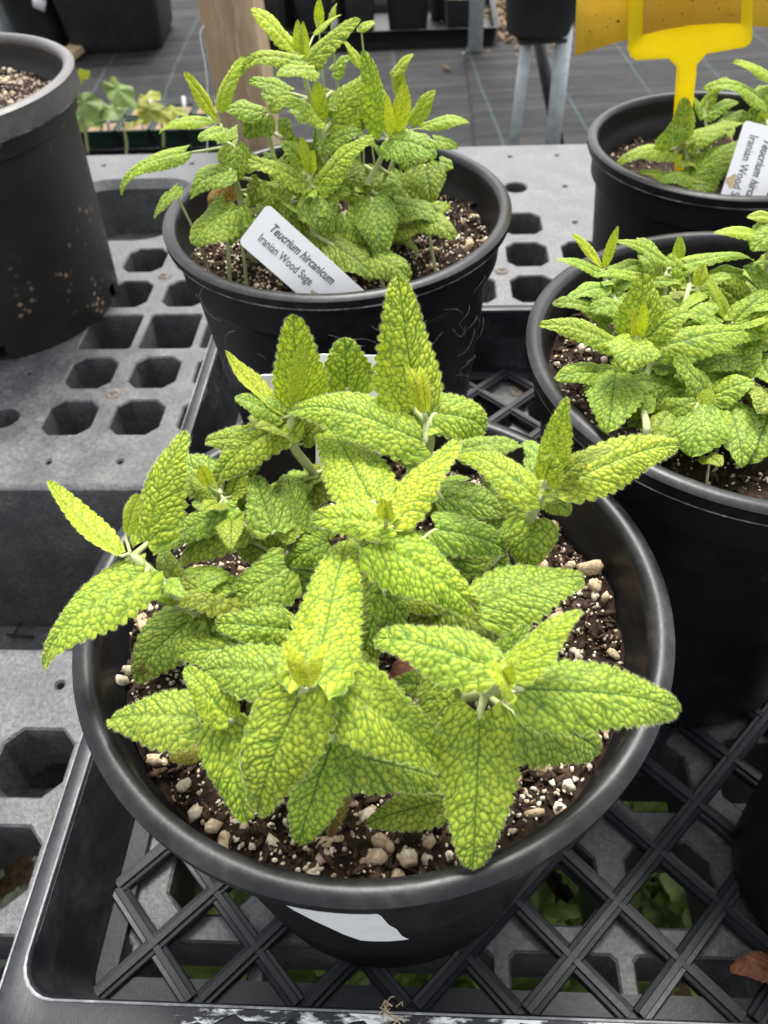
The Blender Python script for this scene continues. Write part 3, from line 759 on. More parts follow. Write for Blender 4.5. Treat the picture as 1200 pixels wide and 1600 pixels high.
L1 = [
 ((227,847,5.5),(290,671,8.0),80,.06,-8,.22,'o'), ((195,835,6.2),(218,772,7.8),36,.05,0,.08,'n'), ((187,865,6),(75,750,7.5),50,-.04,30,.05,'n',{'curl':-.1}),
 ((228,890,5.5),(70,1046,3.7),90,.24,0,.32,'o'), ((283,913,3.5),(380,915,3.2),76,.12,0,.4,'o'), ((300,950,2.6),(372,978,1.5),58,.12,0,.5,'o'),
 ((300,963,2.5),(211,1064,1.2),94,.15,0,.55,'o',{'worn':.6}), ((365,980,2),(322,1036,1.2),52,.1,0,.75,'o'),
 ((345,755,5),(271,712,5),74,.05,-15,.45,'o'), ((330,760,5.5),(312,727,6.5),24,0,0,.05,'n'), ((370,793,4.8),(271,858,3.2),64,.2,0,.45,'o'),
 ((377,817,4.2),(282,886,2.4),74,.2,0,.68,'o'), ((427,830,4.5),(400,744,5.2),68,.05,0,.58,'o'), ((472,830,4),(450,747,5),52,.05,0,.6,'o'),
 ((447,885,4.2),(358,968,2.2),98,.15,0,.5,'o'), ((512,845,4),(450,882,3),62,.1,0,.5,'o'), ((466,836,4),(428,804,4.5),46,.1,20,.4,'r'),
 ((505,733,3.5),(468,803,2.5),64,.1,0,.78,'o'),
 ((467,632,7),(458,491,10.5),78,.03,0,.2,'o'), ((460,635,7.2),(469,536,9.6),26,.05,30,.05,'n'), ((447,647,7),(352,547,9),38,-.05,30,.12,'n',{'curl':-.1}),
 ((455,655,6.8),(335,766,4.5),76,.2,0,.28,'o'), ((400,690,6),(321,690,5.5),52,.1,0,.35,'o'), ((397,712,5.5),(370,766,4.2),34,.1,0,.5,'o'),
 ((543,615,6.5),(538,527,8.5),84,.03,0,.28,'o'),
 ((650,637,8),(622,432,12),98,.03,0,.2,'o'), ((662,645,8.3),(634,570,9.9),24,.15,0,.0,'n',{'curl':.8}), ((666,645,8.3),(657,571,9.9),23,.15,0,.0,'n',{'curl':.8}),
 ((663,688,7.5),(452,643,7.2),92,.15,0,.3,'o'), ((680,643,7.8),(758,674,6.5),80,.15,0,.3,'r'), ((715,700,5.5),(817,696,5),56,.1,0,.4,'o'),
 ((583,783,7),(504,659,5.5),104,.08,0,.25,'o'), ((607,810,7.8),(718,687,8.5),70,.05,-10,.14,'o'), ((612,820,8),(484,815,7.5),68,.12,0,.2,'o'),
 ((602,815,8.2),(596,779,9.2),24,.05,0,0,'n'), ((604,815,8.2),(610,782,9.2),24,.05,0,0,'n'), ((587,845,7.6),(747,958,5.5),100,.12,0,.28,'o',{'worn':.5}),
 ((690,775,4.5),(787,802,3.6),74,.12,0,.55,'o',{'worn':.3}), ((680,825,5),(792,861,3.8),74,.12,0,.45,'o'), ((828,790,3.8),(755,744,4),68,.1,0,.6,'o'),
 ((760,885,2.2),(700,838,2.2),84,.1,0,.75,'o'), ((720,800,2.2),(800,835,2.0),80,.1,0,.75,'o'), ((600,905,4.5),(563,1048,2),84,.1,0,.6,'o'), ((600,925,4.6),(637,972,3.4),64,.1,0,.5,'o'),
 ((600,900,3.5),(568,858,3),46,.1,0,.9,'o'), ((640,930,3),(722,952,2.4),50,.1,0,.7,'o'), ((650,760,4),(690,740,4),40,.1,0,.6,'o'),
 ((860,735,7.6),(885,620,10),48,.03,0,.12,'o'), ((878,757,7.2),(1063,696,7),80,.1,0,.2,'o'), ((842,777,7),(714,712,6.4),64,.18,0,.25,'o'),
 ((850,752,7.6),(869,712,8.6),46,.15,0,.12,'r'), ((830,812,5),(823,889,3.6),84,.15,0,.35,'o'), ((848,772,6),(893,804,5),44,.1,0,.4,'o'), ((852,722,6),(819,688,6),38,.1,0,.45,'o'),
 ((752,945,5),(913,901,4.6),108,.12,0,.38,'o'), ((768,1040,7.6),(582,998,7.2),92,.15,0,.3,'o'), ((800,1048,8),(908,951,8.8),70,.06,-20,.2,'o'),
 ((815,1075,7),(1061,1113,5.2),112,.12,0,.35,'o'), ((803,1078,8.2),(756,1041,9.2),52,.12,20,.12,'r'), ((790,1068,8.3),(803,1040,9.2),24,.08,0,.08,'n'),
 ((750,1113,5.5),(738,1361,2.9),122,.08,0,.34,'o'), ((805,1115,5),(940,1176,3.4),114,.12,0,.45,'o',{'worn':.35}), ((690,1062,4),(667,1152,2.6),60,.1,0,.62,'o'),
 ((490,1065,7.4),(543,843,6.6),118,.05,0,.25,'o'), ((475,1075,7.8),(440,1000,9.2),27,.22,0,.0,'n',{'curl':.8}), ((479,1075,7.8),(514,1000,9.2),27,.22,0,.0,'n',{'curl':.8}),
 ((470,1078,7.2),(402,1272,4),126,.1,0,.3,'o'), ((453,1053,6.2),(311,1053,4.6),90,.12,0,.42,'o'), ((530,1073,6.4),(699,1197,4.2),122,.1,0,.35,'o'),
 ((545,1178,3.6),(702,1224,2.2),80,.1,0,.55,'o'), ((690,1250,1.6),(572,1287,1.2),64,.1,0,.7,'o'), ((520,1153,4),(466,1322,1.8),96,.08,0,.42,'o'),
 ((533,1213,2.2),(516,1309,.9),44,.05,0,1.05,'o',{'worn':.9}),
 ((314,1120,4),(171,1123,3.2),90,.1,0,.4,'o'), ((360,1122,4.8),(289,1041,5.6),54,.08,0,.28,'o'), ((347,1130,4.2),(386,1285,2.2),80,.1,0,.32,'o'),
 ((365,1125,3.5),(402,1183,2.8),44,.1,0,.4,'o'), ((312,1163,1.8),(262,1181,1.2),46,.1,0,.9,'o'), ((560,1010,2.5),(520,1060,2),60,.1,0,.7,'o'), ((430,960,2.5),(400,1000,2),60,.1,0,.7,'o'), ((450,760,2.5),(420,800,2.2),60,.1,0,.75,'o'), ((690,940,1.8),(640,1000,1.8),60,.1,0,.8,'o'),
]
make_plant('low bushy lime green sage with many crinkled leaves, in the sticker pot', pot1, SZ1, MAINC, pos1, stems1, L1, .00040, True, 11, fill=18, fill2=46)

# ---- the plant in the pot behind: heights are replaced by distance offsets (cm) from the pot's centre
SZ2 = pot2['soil_z']
def pos2(x, y, dy): return at_y(x/2.069+180, y/2.069, P2C[1]+dy*.01)
stems2 = [[(605,190,0),(615,260,0),(660,430,0),(690,640,0),(690,760,-1)], [(665,400,-2),(680,480,-1.5),(690,640,-1),(690,740,-1)], [(335,375,-1),(360,500,-1),(400,620,-1),(420,760,-2)],
          [(628,570,-4),(632,640,-4.2),(640,760,-5)], [(885,430,-1.5),(860,510,-2),(815,600,-2.5),(790,690,-3)], [(490,400,3),(510,500,3),(530,680,2)], [(1000,540,1),(960,620,0),(930,690,-1)], [(950,400,2),(900,520,1),(860,660,0)]]
L2 = [
 ((585,165,0),(438,24,1),60,.06,10,.1,'n'), ((620,200,0),(795,64,0),80,.08,0,.22,'o'), ((600,200,0),(590,62,.5),26,.03,0,0,'n'), ((612,195,0),(606,68,.5),24,.03,0,0,'n'),
 ((600,195,-1),(402,245,-1),56,.22,0,.25,'o'), ((645,225,-2),(517,245,-3),58,.12,0,.3,'r'), ((655,90,3),(660,-8,3),26,.03,0,.2,'n'), ((688,70,3),(716,8,3),24,.03,0,.2,'n'),
 ((640,110,2),(730,45,2),30,.06,0,.25,'n'), ((780,95,3),(842,70,3),30,.06,0,.3,'n'), ((805,225,2),(738,132,2),36,.06,0,.3,'n'), ((700,230,3),(760,180,3),60,.06,0,.5,'o'),
 ((670,400,-1.5),(650,258,-1.5),42,.05,0,.15,'n'), ((700,385,-1),(832,232,0),124,.05,0,.3,'o'), ((665,385,-2),(513,340,-3),74,.2,0,.28,'o'), ((570,295,2),(428,265,2),64,.1,0,.45,'o'), ((700,290,2),(680,330,1.5),90,.1,0,.6,'o'),
 ((332,388,-1),(222,232,-1),40,.04,10,.12,'n'), ((330,360,-1),(420,183,-.5),52,.1,0,.25,'n'), ((322,392,-1),(142,432,-1),44,.16,0,.28,'n'), ((350,420,-2),(270,455,-3),56,.12,0,.42,'o'),
 ((470,360,2),(355,355,2),74,.1,0,.45,'o'), ((492,365,2),(418,445,1.5),76,.12,0,.45,'o'), ((385,470,-2),(400,585,-3),82,.12,0,.42,'o'), ((372,545,-3),(242,642,-4),92,.2,0,.55,'o'),
 ((228,490,-1),(17,632,-1.5),60,.18,0,.32,'o'), ((203,600,-3),(128,708,-3.5),60,.1,20,.36,'o'), ((362,598,-2),(308,685,-3),66,.1,0,1.25,'o'), ((365,672,-4.5),(245,790,-5.5),138,.08,0,.55,'r'), ((400,668,-4.5),(372,790,-5.5),84,.08,0,.6,'o'),
 ((632,565,-4),(598,440,-4),28,.05,0,.0,'n'), ((636,565,-4),(642,485,-4),26,.05,0,.0,'n'), ((622,592,-4.2),(422,530,-5),78,.1,0,.3,'o'), ((645,602,-4.2),(838,437,-4),90,.08,0,.28,'o'),
 ((660,475,-2),(805,425,-2),66,.1,0,.4,'o'), ((612,530,-3),(535,458,-3),66,.1,0,.4,'o'), ((640,632,-5),(690,765,-6),108,.15,0,.45,'o'), ((612,580,-4),(528,640,-4.5),74,.12,0,.5,'o'),
 ((870,425,-1.5),(803,160,-1),74,.03,0,.25,'o'), ((905,435,-2),(938,266,-2),48,.05,25,.12,'n'), ((888,445,-2.5),(880,303,-2.5),24,.04,0,0,'n'), ((880,448,-2.5),(1040,510,-4),112,.14,0,.42,'o'),
 ((890,245,2),(964,172,2),38,.05,0,.3,'n'), ((905,300,2),(925,215,2),36,.05,0,.35,'n'), ((955,405,0),(1034,290,0),50,.06,15,.3,'n'), ((985,410,1),(1148,395,1),44,.12,0,.35,'n'), ((1030,450,0),(1108,480,0),48,.12,0,.38,'o'),
 ((1000,530,-1),(1022,655,-2.5),112,.14,0,.55,'o'), ((1050,520,1),(1094,540,1),50,.1,0,.5,'o'), ((880,555,-1),(900,660,-2.5),90,.12,0,.55,'o'), ((805,530,-1),(755,628,-2.5),88,.12,0,.55,'o'), ((960,480,1),(950,560,0),90,.1,0,.6,'o'),
 ((740,688,-4.5),(795,805,-5.5),106,.12,0,.6,'o'), ((830,640,-4),(865,835,-6.5),116,.14,0,.5,'o'), ((900,658,-3),(1062,725,-4.5),92,.14,0,.5,'o'), ((1000,700,-4),(1098,775,-5.5),78,.14,0,.6,'o'),
 ((700,785,-6),(842,905,-7.5),116,.12,0,.6,'o'), ((830,828,-6.5),(955,905,-7.8),98,.12,0,.62,'o'), ((895,742,-4),(1005,745,-4.5),70,.1,0,.72,'o'), ((570,648,-4),(612,758,-5),76,.1,0,.6,'o'), ((470,580,-2),(440,660,-2.5),80,.1,0,.68,'o'), ((510,600,-1),(520,690,-2),90,.1,0,.65,'o'),
 ((540,330,1),(470,300,1),70,.1,0,.55,'o'), ((540,440,1),(560,380,1),90,.1,0,.6,'o'), ((770,330,1),(800,420,0),90,.1,0,.6,'o'), ((430,510,0),(480,540,0),70,.1,0,.6,'o'), ((730,560,-1),(700,640,-2),90,.1,0,.68,'o'), ((560,530,0),(500,580,0),80,.1,0,.65,'o'), ((930,600,0),(960,650,-1),90,.1,0,.68,'o'), ((870,700,-2),(820,720,-2),80,.1,0,.75,'o'),
]
L2 = [((b), (t), w/2.069, ar, ro, ag, *rest) for (b, t, w, ar, ro, ag, *rest) in L2]
make_plant('tallest sage plant with upright shoots and an orange withered leaf, beside the wooden post', pot2, SZ2, P2C, pos2, stems2, L2, .0006, False, 23, cell=.0024, wk=1.18, fill=24, fill2=60, stem_r=(.0024, .0013))

SZ3 = pot3['soil_z']
def pos3(x, y, dy): return at_y(x/3.158+820, y/3.158+320, P3C[1]+dy*.01)
stems3 = [[(390,305,3.5),(400,370,3.5),(440,470,2),(470,560,1)], [(555,655,-2),(560,760,-2.2),(580,930,-2.6),(600,1100,-4.5)], [(650,740,-2.4),(610,820,-2.5),(585,1000,-4),(600,1120,-6)], [(890,930,-3.0),(892,1000,-3.2),(895,1120,-4)], [(820,370,3),(800,450,2),(770,600,1)], [(1010,565,1),(1020,640,0),(1040,760,-1)], [(1200,200,4),(1190,330,4),(1150,480,3)], [(700,300,4),(690,420,3),(680,560,2)]]
L3 = [
 ((388,310,3.5),(232,143,4),50,.05,10,.12,'n'), ((392,312,3.5),(462,103,4),38,.04,10,.12,'n'), ((372,330,3),(147,268,3.5),62,.1,0,.4,'o'), ((430,330,3.5),(604,290,4),80,.1,0,.35,'o'), ((545,345,3),(332,352,2.5),52,.08,0,.3,'o'),
 ((692,275,4),(433,178,4.5),62,.12,0,.28,'o'), ((815,375,3),(700,250,3.5),120,.06,0,.2,'o'), ((765,275,4.5),(760,153,4.8),50,.05,0,.25,'n'), ((800,285,3.5),(1130,275,3.5),76,.14,0,.35,'o'),
 ((850,405,2),(888,288,2.5),54,.05,10,.1,'n'), ((885,420,2),(757,560,.5),66,.1,20,.3,'o',{'worn':.3}), ((640,370,3),(780,390,2.5),70,.1,0,.35,'o'),
 ((570,655,-2),(582,336,-1),186,.05,0,.3,'o'), ((545,665,-2.3),(530,498,-2.3),38,.05,0,0,'n'), ((572,665,-2.3),(586,476,-2.3),42,.05,0,0,'n'), ((435,680,-1.5),(66,594,-1),118,.12,0,.3,'o'), ((550,652,-2.5),(498,822,-4.5),215,.15,0,.35,'o'), ((672,695,-2),(1160,650,-1),150,.12,0,.32,'o'),
 ((395,400,2),(205,475,1),100,.12,0,.45,'o'), ((405,545,1),(133,488,.5),100,.12,0,.5,'o',{'worn':.4}), ((492,500,1),(317,525,0),120,.1,0,.52,'o'), ((420,420,2.5),(560,350,3),80,.08,0,.45,'o'),
 ((450,800,-2),(405,1128,-6),240,.1,0,.48,'o'), ((400,830,-2),(148,862,-3),150,.12,0,.52,'o'), ((765,905,-3),(520,875,-3),160,.12,0,.5,'o'),
 ((905,925,-3.5),(736,752,-3),156,.06,0,.4,'o'), ((930,875,-2),(1165,715,-1.5),180,.08,0,.42,'o'), ((930,935,-3.5),(1135,868,-3.5),130,.12,0,.4,'o'), ((845,985,-4.5),(820,1245,-6.8),240,.12,0,.48,'r'), ((862,1005,-4.5),(917,905,-4),66,.06,0,.3,'n'), ((1010,990,-4),(1075,1300,-7),190,.12,0,.48,'o'),
 ((1215,1005,-4),(1108,1280,-6.5),160,.1,0,.55,'o'), ((965,580,0),(795,545,-.5),124,.12,0,.4,'o'), ((1000,560,1),(903,362,2),66,.06,0,.3,'n'), ((1025,575,.5),(1215,425,1.5),104,.1,0,.32,'o'), ((1080,340,3),(905,335,3),90,.1,0,.35,'o'), ((1215,385,3),(1078,310,3),130,.1,0,.5,'o'), ((1120,500,1),(1230,520,0),80,.1,0,.4,'o'),
 ((715,1150,-6),(632,1118,-6.5),90,.1,0,.7,'o'), ((900,1230,-6.5),(970,1290,-7.5),80,.1,0,.75,'o'),
 ((700,560,0),(680,480,0),120,.08,0,.6,'o'), ((780,720,-1.5),(900,740,-2),120,.1,0,.6,'o'), ((690,780,-2),(660,840,-3),110,.1,0,.62,'o'), ((1040,740,-1),(1140,800,-2),130,.1,0,.6,'o'), ((600,420,1.5),(560,440,1),100,.1,0,.6,'o'), ((880,480,1),(900,560,0),110,.1,0,.6,'o'), ((1130,900,-2),(1150,1000,-3.5),120,.1,0,.6,'o'),
 ((1240,165,3.5),(928,137,3.5),56,.08,0,.32,'n'), ((1240,100,3.5),(1120,230,2.5),130,.1,0,.42,'o'), ((1240,50,4),(1094,62,4),50,.06,0,.3,'n'), ((430,640,0),(360,600,0),90,.1,0,.6,'o'), ((620,560,0),(640,620,-.5),110,.1,0,.6,'o'),
]
L3 = [((b), (t), w/3.158, ar, ro, ag, *rest) for (b, t, w, ar, ro, ag, *rest) in L3]
make_plant('broad leafy sage with silvery patches, in the pot without any label', pot3, SZ3, P3C, pos3, stems3, L3, .00052, False, 37, cell=.0022, wk=1.22, fill=26, fill2=56, stem_r=(.0018, .0012))

SZ5 = pot5['soil_z']
def pos5(x, y, dy): return at_y(x/3+800, y/3, P5C[1]+dy*.01)
stems5 = [[(790,650,-1),(820,740,-1.5),(830,850,-3)], [(1180,480,1),(1190,560,0),(1200,700,-2)], [(900,540,2),(920,640,1),(930,780,0)]]
L5 = [
 ((760,715,-1.5),(490,775,-3),86,.16,0,.35,'o'), ((795,640,-1),(805,455,-.5),86,.05,0,.35,'o'), ((760,690,-2),(755,570,-1.5),120,.06,10,.4,'o'), ((825,665,-1.5),(1085,580,-1),92,.12,0,.35,'o'), ((810,860,-3.5),(1075,665,-3),140,.08,0,.4,'o'),
 ((745,835,-3),(595,812,-3.5),66,.1,0,.5,'o'), ((830,820,-3.5),(690,860,-4.5),80,.1,0,.5,'o'), ((820,860,-4),(960,890,-5),90,.1,0,.6,'o'), ((1185,475,1),(892,418,1),78,.16,0,.35,'o'), ((1240,380,2),(1033,292,2),56,.08,0,.28,'n'), ((905,535,2),(1065,478,2),60,.12,0,.4,'o'), ((895,535,2),(815,438,2),66,.1,0,.4,'o'), ((920,440,3),(1012,362,3),46,.08,0,.4,'n'), ((1000,560,1),(1110,535,1),70,.1,0,.5,'o'), ((1120,590,0),(1130,500,.5),60,.06,0,.45,'o'), ((1170,600,0),(1175,510,0),56,.06,0,.3,'n'), ((900,640,0),(1000,640,-1),90,.1,0,.6,'o'), ((950,780,-2),(1050,760,-2.5),110,.1,0,.55,'o'), ((900,500,2.5),(960,420,3),50,.08,0,.45,'o'), ((1150,440,2),(1230,400,2),70,.08,0,.4,'o'), ((870,760,-2),(780,780,-3),80,.1,0,.65,'o'),
]
L5 = [((b), (t), w/3, ar, ro, ag, *rest) for (b, t, w, ar, ro, ag, *rest) in L5]
make_plant('sparse sage plant growing around the stake of the yellow sticky trap', pot5, SZ5, P5C, pos5, stems5, L5, .0008, False, 41, cell=.0025, wk=1.2, fill=4, fill2=16, stem_r=(.0022, .0012))

# ------------------------------------------------------------------ labels with printed text
def text_mesh(txt, size, mat, shear=0, weight=0):
    cu_ = bpy.data.curves.new('print', 'FONT'); cu_.body = txt; cu_.size = size; cu_.shear = shear; cu_.offset = weight; cu_.extrude = .00005
    cu_.resolution_u = 3
    tmp = bpy.data.objects.new('tmp', cu_); C.objects.link(tmp)
    dg = bpy.context.evaluated_depsgraph_get(); me = bpy.data.meshes.new_from_object(tmp.evaluated_get(dg))
    bpy.data.objects.remove(tmp); me.materials.clear(); me.materials.append(mat); me.name = 'print'; return me
def label_plate(label, corners, lines, scale, stain=None, thick=.0006):
    """corners: 4 world points, reading top-left, top-right, bottom-right, bottom-left of the print side"""
    tl, tr, br, bl = [Vector(c) for c in corners]
    x = (tr-tl).normalized(); n = x.cross(bl-tl).normalized()*-1; y = n.cross(x)
    w = (tr-tl).length; h = abs((bl-tl).dot(y))
    o0 = thing('plant_label', label, 'plant label', tl, 0); o0.rotation_mode = 'QUATERNION'
    o0.rotation_quaternion = Matrix((x, y, n)).transposed().to_quaternion()
    P = rrect(0, w, -h, 0, min(.003, h*.12), 5); m = len(P); mb = MB()
    mb.add([(a, b, 0) for a, b in P]+[(a, b, -thick) for a, b in P], [tuple(range(m)), tuple(range(m, 2*m))[::-1]]+[(i, i+m, (i+1) % m+m, (i+1) % m) for i in range(m)])
    pl0 = mb.build('plate', M['whitelabel'], o0, smooth=False)
    for (txt, size, dx, dy, sh, wt, tw) in lines:
        me = text_mesh(txt, size, M['print'], sh, wt); xs = [v.co.x for v in me.vertices]
        t_ = link('print', me, pl0, (dx, dy, .0003)); t_.scale = (tw/(max(xs)-min(xs)), 1, 1)
    if stain:
        P = [(stain[0]+stain[2]*math.cos(a)*(1+.25*math.sin(3*a)), stain[1]+stain[3]*math.sin(a)*(1+.2*math.cos(4*a))) for a in np.linspace(0, 6.28, 25)[:-1]]
        mb = MB().add([(a, b, .00015) for a, b in P], [tuple(range(len(P)))]); mb.build('stain', M['stain'], pl0)
    return o0
# label in the pot behind: four corners measured on a tilted sheet
yb = P2C[1]
cA = at_y(418, 318, yb-.062); cB = at_y(572, 457, yb-.082); cD = at_y(368, 375, yb-.068)
ux = (cB-cA)/np.linalg.norm(cB-cA)
cBx = cA+ux*(np.linalg.norm(cB-cA)+.022); cC = cD+(cBx-cA)
w_ = np.linalg.norm(cBx-cA); h_ = np.linalg.norm((cD-cA)-((cD-cA)@ux)*ux)
v_ = w_-.022
label_plate('white label reading Iranian Wood Sage with a rusty stain, leaning in the tallest sage', [cA, cBx, cC, cD],
            [('Teucrium hircanicum', h_*.27, v_*.12, -h_*.38, .28, .00012, v_*.62), ('Iranian Wood Sage', h_*.27, v_*.10, -h_*.70, 0, .00002, v_*.52)], 1, (v_*.80, -h_*.80, .009, .0045))
cA = at_y(1232, 205, P5C[1]-.045); cD = at_y(1160, 200, P5C[1]-.045); cC = at_y(1122, 318, P5C[1]-.07); cB = cC+(cA-cD)
ux = (cC-cD)
ex = .5
w_ = np.linalg.norm(cB-cA)*(1+ex); h_ = np.linalg.norm(cD-cA)
label_plate('white label cut by the picture edge, leaning in the trap pot', [cA, cA+ux*(1+ex), cD+ux*(1+ex), cD],
            [('Teucrium hircanicum', h_*.27, w_*.10, -h_*.45, .28, .00012, w_*.72), ('Iranian Wood Sage', h_*.27, w_*.10, -h_*.78, 0, .00002, w_*.64)], 1, (w_*.52, -h_*.86, .005, .004))
cA = at_y(592, 560, .275); cD = at_y(500, 560, .275)
cC = at_y(412, 645, .262)
x_ = np.array([.0, .0, 1.]);
label_plate('blank back of a white label standing behind the lime green leaves of the sticker pot', [at_y(494, 553, .283), at_y(602, 556, .283), at_y(610, 760, .262), at_y(520, 760, .262)], [], 1)
label_plate('white label corner showing beside the raised leaves at the left of the sticker pot', [at_y(402, 586, .272), at_y(440, 586, .272), at_y(446, 680, .272), at_y(424, 682, .272)], [], 1)

# white sticker on the front pot wall
mb = MB(); V = []; n = 20; nz = 9
for i in range(n+1):
    for j in range(nz+1):
        f = j/nz; z = .1715-.080*f
        r = .083+.0182*z/.205+.0008
        a0_, a1_ = -134+36*f**.8, -94.5+8.5*f; th = math.radians(a0_+(a1_-a0_)*i/n+.35*math.sin(j*2.1+i))
        V.append((r*math.cos(th), r*math.sin(th), z))
mb.add(V, [(i*(nz+1)+j, (i+1)*(nz+1)+j, (i+1)*(nz+1)+j+1, i*(nz+1)+j+1) for i in range(n) for j in range(nz)])
mb.build('sticker', M['sticker'], pot1)
# cobweb threads clinging to the wall of the pot behind
mb = MB(); r_ = np.random.default_rng(31)
for k in range(46):
    a = math.radians(r_.uniform(-150, -25)); z = r_.uniform(.12, .19); ln = r_.uniform(.03, .12); pts = []
    dz = r_.uniform(-.018, .018); sg = r_.uniform(-.006, .006)
    for q in range(7):
        f = q/6; zz = z+dz*f+sg*math.sin(f*3.1); r = .083+.0185*(zz/.18)+.0022+.002*math.sin(f*3.14); th = a+ln*(f-.5)*1.6
        pts.append((r*math.cos(th), r*math.sin(th), zz))
    mb.tube(pts, .00005, 4)
o = mb.build('cobweb', M['silk'], pot2); o['kind'] = 'stuff'

# ------------------------------------------------------------------ yellow sticky trap
yt = P5C[1]-.005
def PT_(x, y, d=0): return at_y(x, y, yt+d)
trap = thing('sticky_trap', 'bright yellow sticky insect trap on a yellow stake', 'insect trap', tuple(at_y(1068, 262, yt)))
o0 = np.array(trap.location)
def plate(pts, d0, d1, name, mat, bevel=None):
    a = [PT_(x, y, d0)-o0 for x, y in pts]; b = [p+np.array([0, d1, 0]) for p in a]; m = len(a)
    return MB().add(a+b, [tuple(range(m)), tuple(range(m, 2*m))[::-1]]+[(i, (i+1) % m, (i+1) % m+m, i+m) for i in range(m)]).build(name, mat, trap, smooth=False, bevel=bevel)
head = [(985, -170), (1178, -190), (1174, 60), (1171, 68), (1164, 73), (1104, 83), (1088, 101), (1078, 200), (1076, 275), (1058, 275), (1054, 200), (1060, 105), (1045, 90), (995, 93), (987, 88), (983, 78)]
plate(head, 0, .0025, 'stake', M['trap'], .0006)
xs_ = [880, 898, 930, 965, 985, 1001, 1006, 1030, 1080, 1130, 1156, 1161, 1176, 1190, 1230, 1300]
bot = [92, 88, 77, 66, 61, 58, 54, 48, 39, 36, 37, 38, 41, 42, 44, 50]
dep = [.012, .011, .010, .007, .005, .003, -.0012, -.004, -.006, -.004, -.0012, .003, .006, .008, .014, .020]
i0 = 1; V = []
for x, b, d in zip(xs_[i0:], bot[i0:], dep[i0:]): V += [PT_(x, b, d)-o0, PT_(x+4, b-130, d)-o0, PT_(x+8, b-260, d)-o0]
m = len(xs_)-i0
mb = MB().add(V, [(i*3+k, (i+1)*3+k, (i+1)*3+k+1, i*3+k+1) for i in range(m-1) for k in range(2)])
cardo = mb.build('sticky_card', M['card'], trap); sm_ = cardo.modifiers.new('solid', 'SOLIDIFY'); sm_.thickness = .0007
r_ = np.random.default_rng(4); P = []
for _ in range(40):
    x, y = r_.uniform(902, 1172), r_.uniform(-10, 75)
    if 985 < x < 1003: continue
    b = np.interp(x, xs_, bot)
    if y < b-4: P.append(PT_(x, y, np.interp(x, xs_, dep)-.0008)-o0)
scatter_mesh('trapped_insects', M['speck'], np.array(P), r_.uniform(.0004, .0010, len(P)), trap, 5)

# ------------------------------------------------------------------ wooden post and string
def mat_wood():
    m, nt, out = nmat('weathered_wood'); g = G(nt); v = g.obj()
    n = g.noise(34, 6, .7, g.scalev(v, (1, 1, .06)), .4); n2 = g.noise(150, 4, .7, g.scalev(v, (1, 1, .12)))
    c = g.mix(g.ramp(n, [(.3, 0.), (.7, 1.)]), (.44, .33, .20), (.27, .19, .11)); c = g.mix(g.ramp(n2, [(.5, 0.), (.72, .7)]), c, (.55, .45, .31))
    g.bsdf(out, c, .8, g.bump(g.math('ADD', n, n2), .6, .003), .3); return m
M['wood'] = mat_wood()
yp = 1.15
pl_, pr_ = at_y(325, 80, yp), at_y(409, 80, yp)
post = MB(); hgt = .9-ZG
post.box((0, 0, hgt/2), (pr_[0]-pl_[0], .088, hgt))
po = post.build('wooden_post', M['wood'], None, smooth=False, loc=((pl_[0]+pr_[0])/2, yp+.044, ZG), rot=(0, 0, YAW), bevel=.004)
tag(po, 'weathered square wooden post rising behind the tallest sage', 'post')
pts = [at_y(x, y, 1.13) for x, y in ((318, 40), (313, 52), (315, 70), (322, 110), (325, 170), (323, 262))]
so = MB().tube(bez(pts, 6), .0008, 5).build('string', M['silk'], po)
so.matrix_parent_inverse = (Matrix.Translation(po.location) @ Matrix.Rotation(YAW, 4, 'Z')).inverted()

# ------------------------------------------------------------------ seedlings behind the bench
FP = thing('seedling_tray', 'flat tray on the ground behind the bench holding rows of small green pots', 'tray', tuple(at(215, 235, ZG)), YAW)
tb = MB(); loft(tb, [(rrect(-.50, .42, -.10, .24, .02), .006), (rrect(-.50, .42, -.10, .24, .02), .012), (rrect(-.51, .43, -.11, .25, .02), .05), (rrect(-.515, .435, -.115, .255, .02), .05)])
tb.add([(-.5, -.1, .006), (.42, -.1, .006), (.42, .24, .006), (-.5, .24, .006)], [(0, 1, 2, 3)]); tb.build('wall', M['farpot'], FP)
gp = MB(); loft(gp, [(rrect(-.038, .038, -.038, .038, .008), 0), (rrect(-.05, .05, -.05, .05, .010), .085), (rrect(-.053, .053, -.053, .053, .010), .086), (rrect(-.053, .053, -.053, .053, .010), .092), (rrect(-.049, .049, -.049, .049, .010), .092), (rrect(-.047, .047, -.047, .047, .010), .076)])
gpm = gp.mesh('wall', M['greenpot'])
gs = MB(); gs.add([(x, y, .080) for x, y in rrect(-.047, .047, -.047, .047, .01)], [tuple(range(28))]); gsm = gs.mesh('soil', simple('tan_mulch', (.30, .21, .12), .9, 120, (.12, .075, .04), .8))
tgm = MB().box((0, 0, .03), (.012, .001, .07)).mesh('tag', M['whitelabel'])
def mat_seed(name, c1, c2): return simple(name, c1, .55, 25, c2, .2, trans=.3)
M['seedleaf'] = mat_seed('seedling_leaf', (.075, .135, .02), (.14, .20, .04)); M['seedyel'] = mat_seed('yellow_seedling_leaf', (.28, .29, .02), (.20, .24, .03)); M['seedstem'] = simple('seedling_stem', (.30, .32, .14), .6)
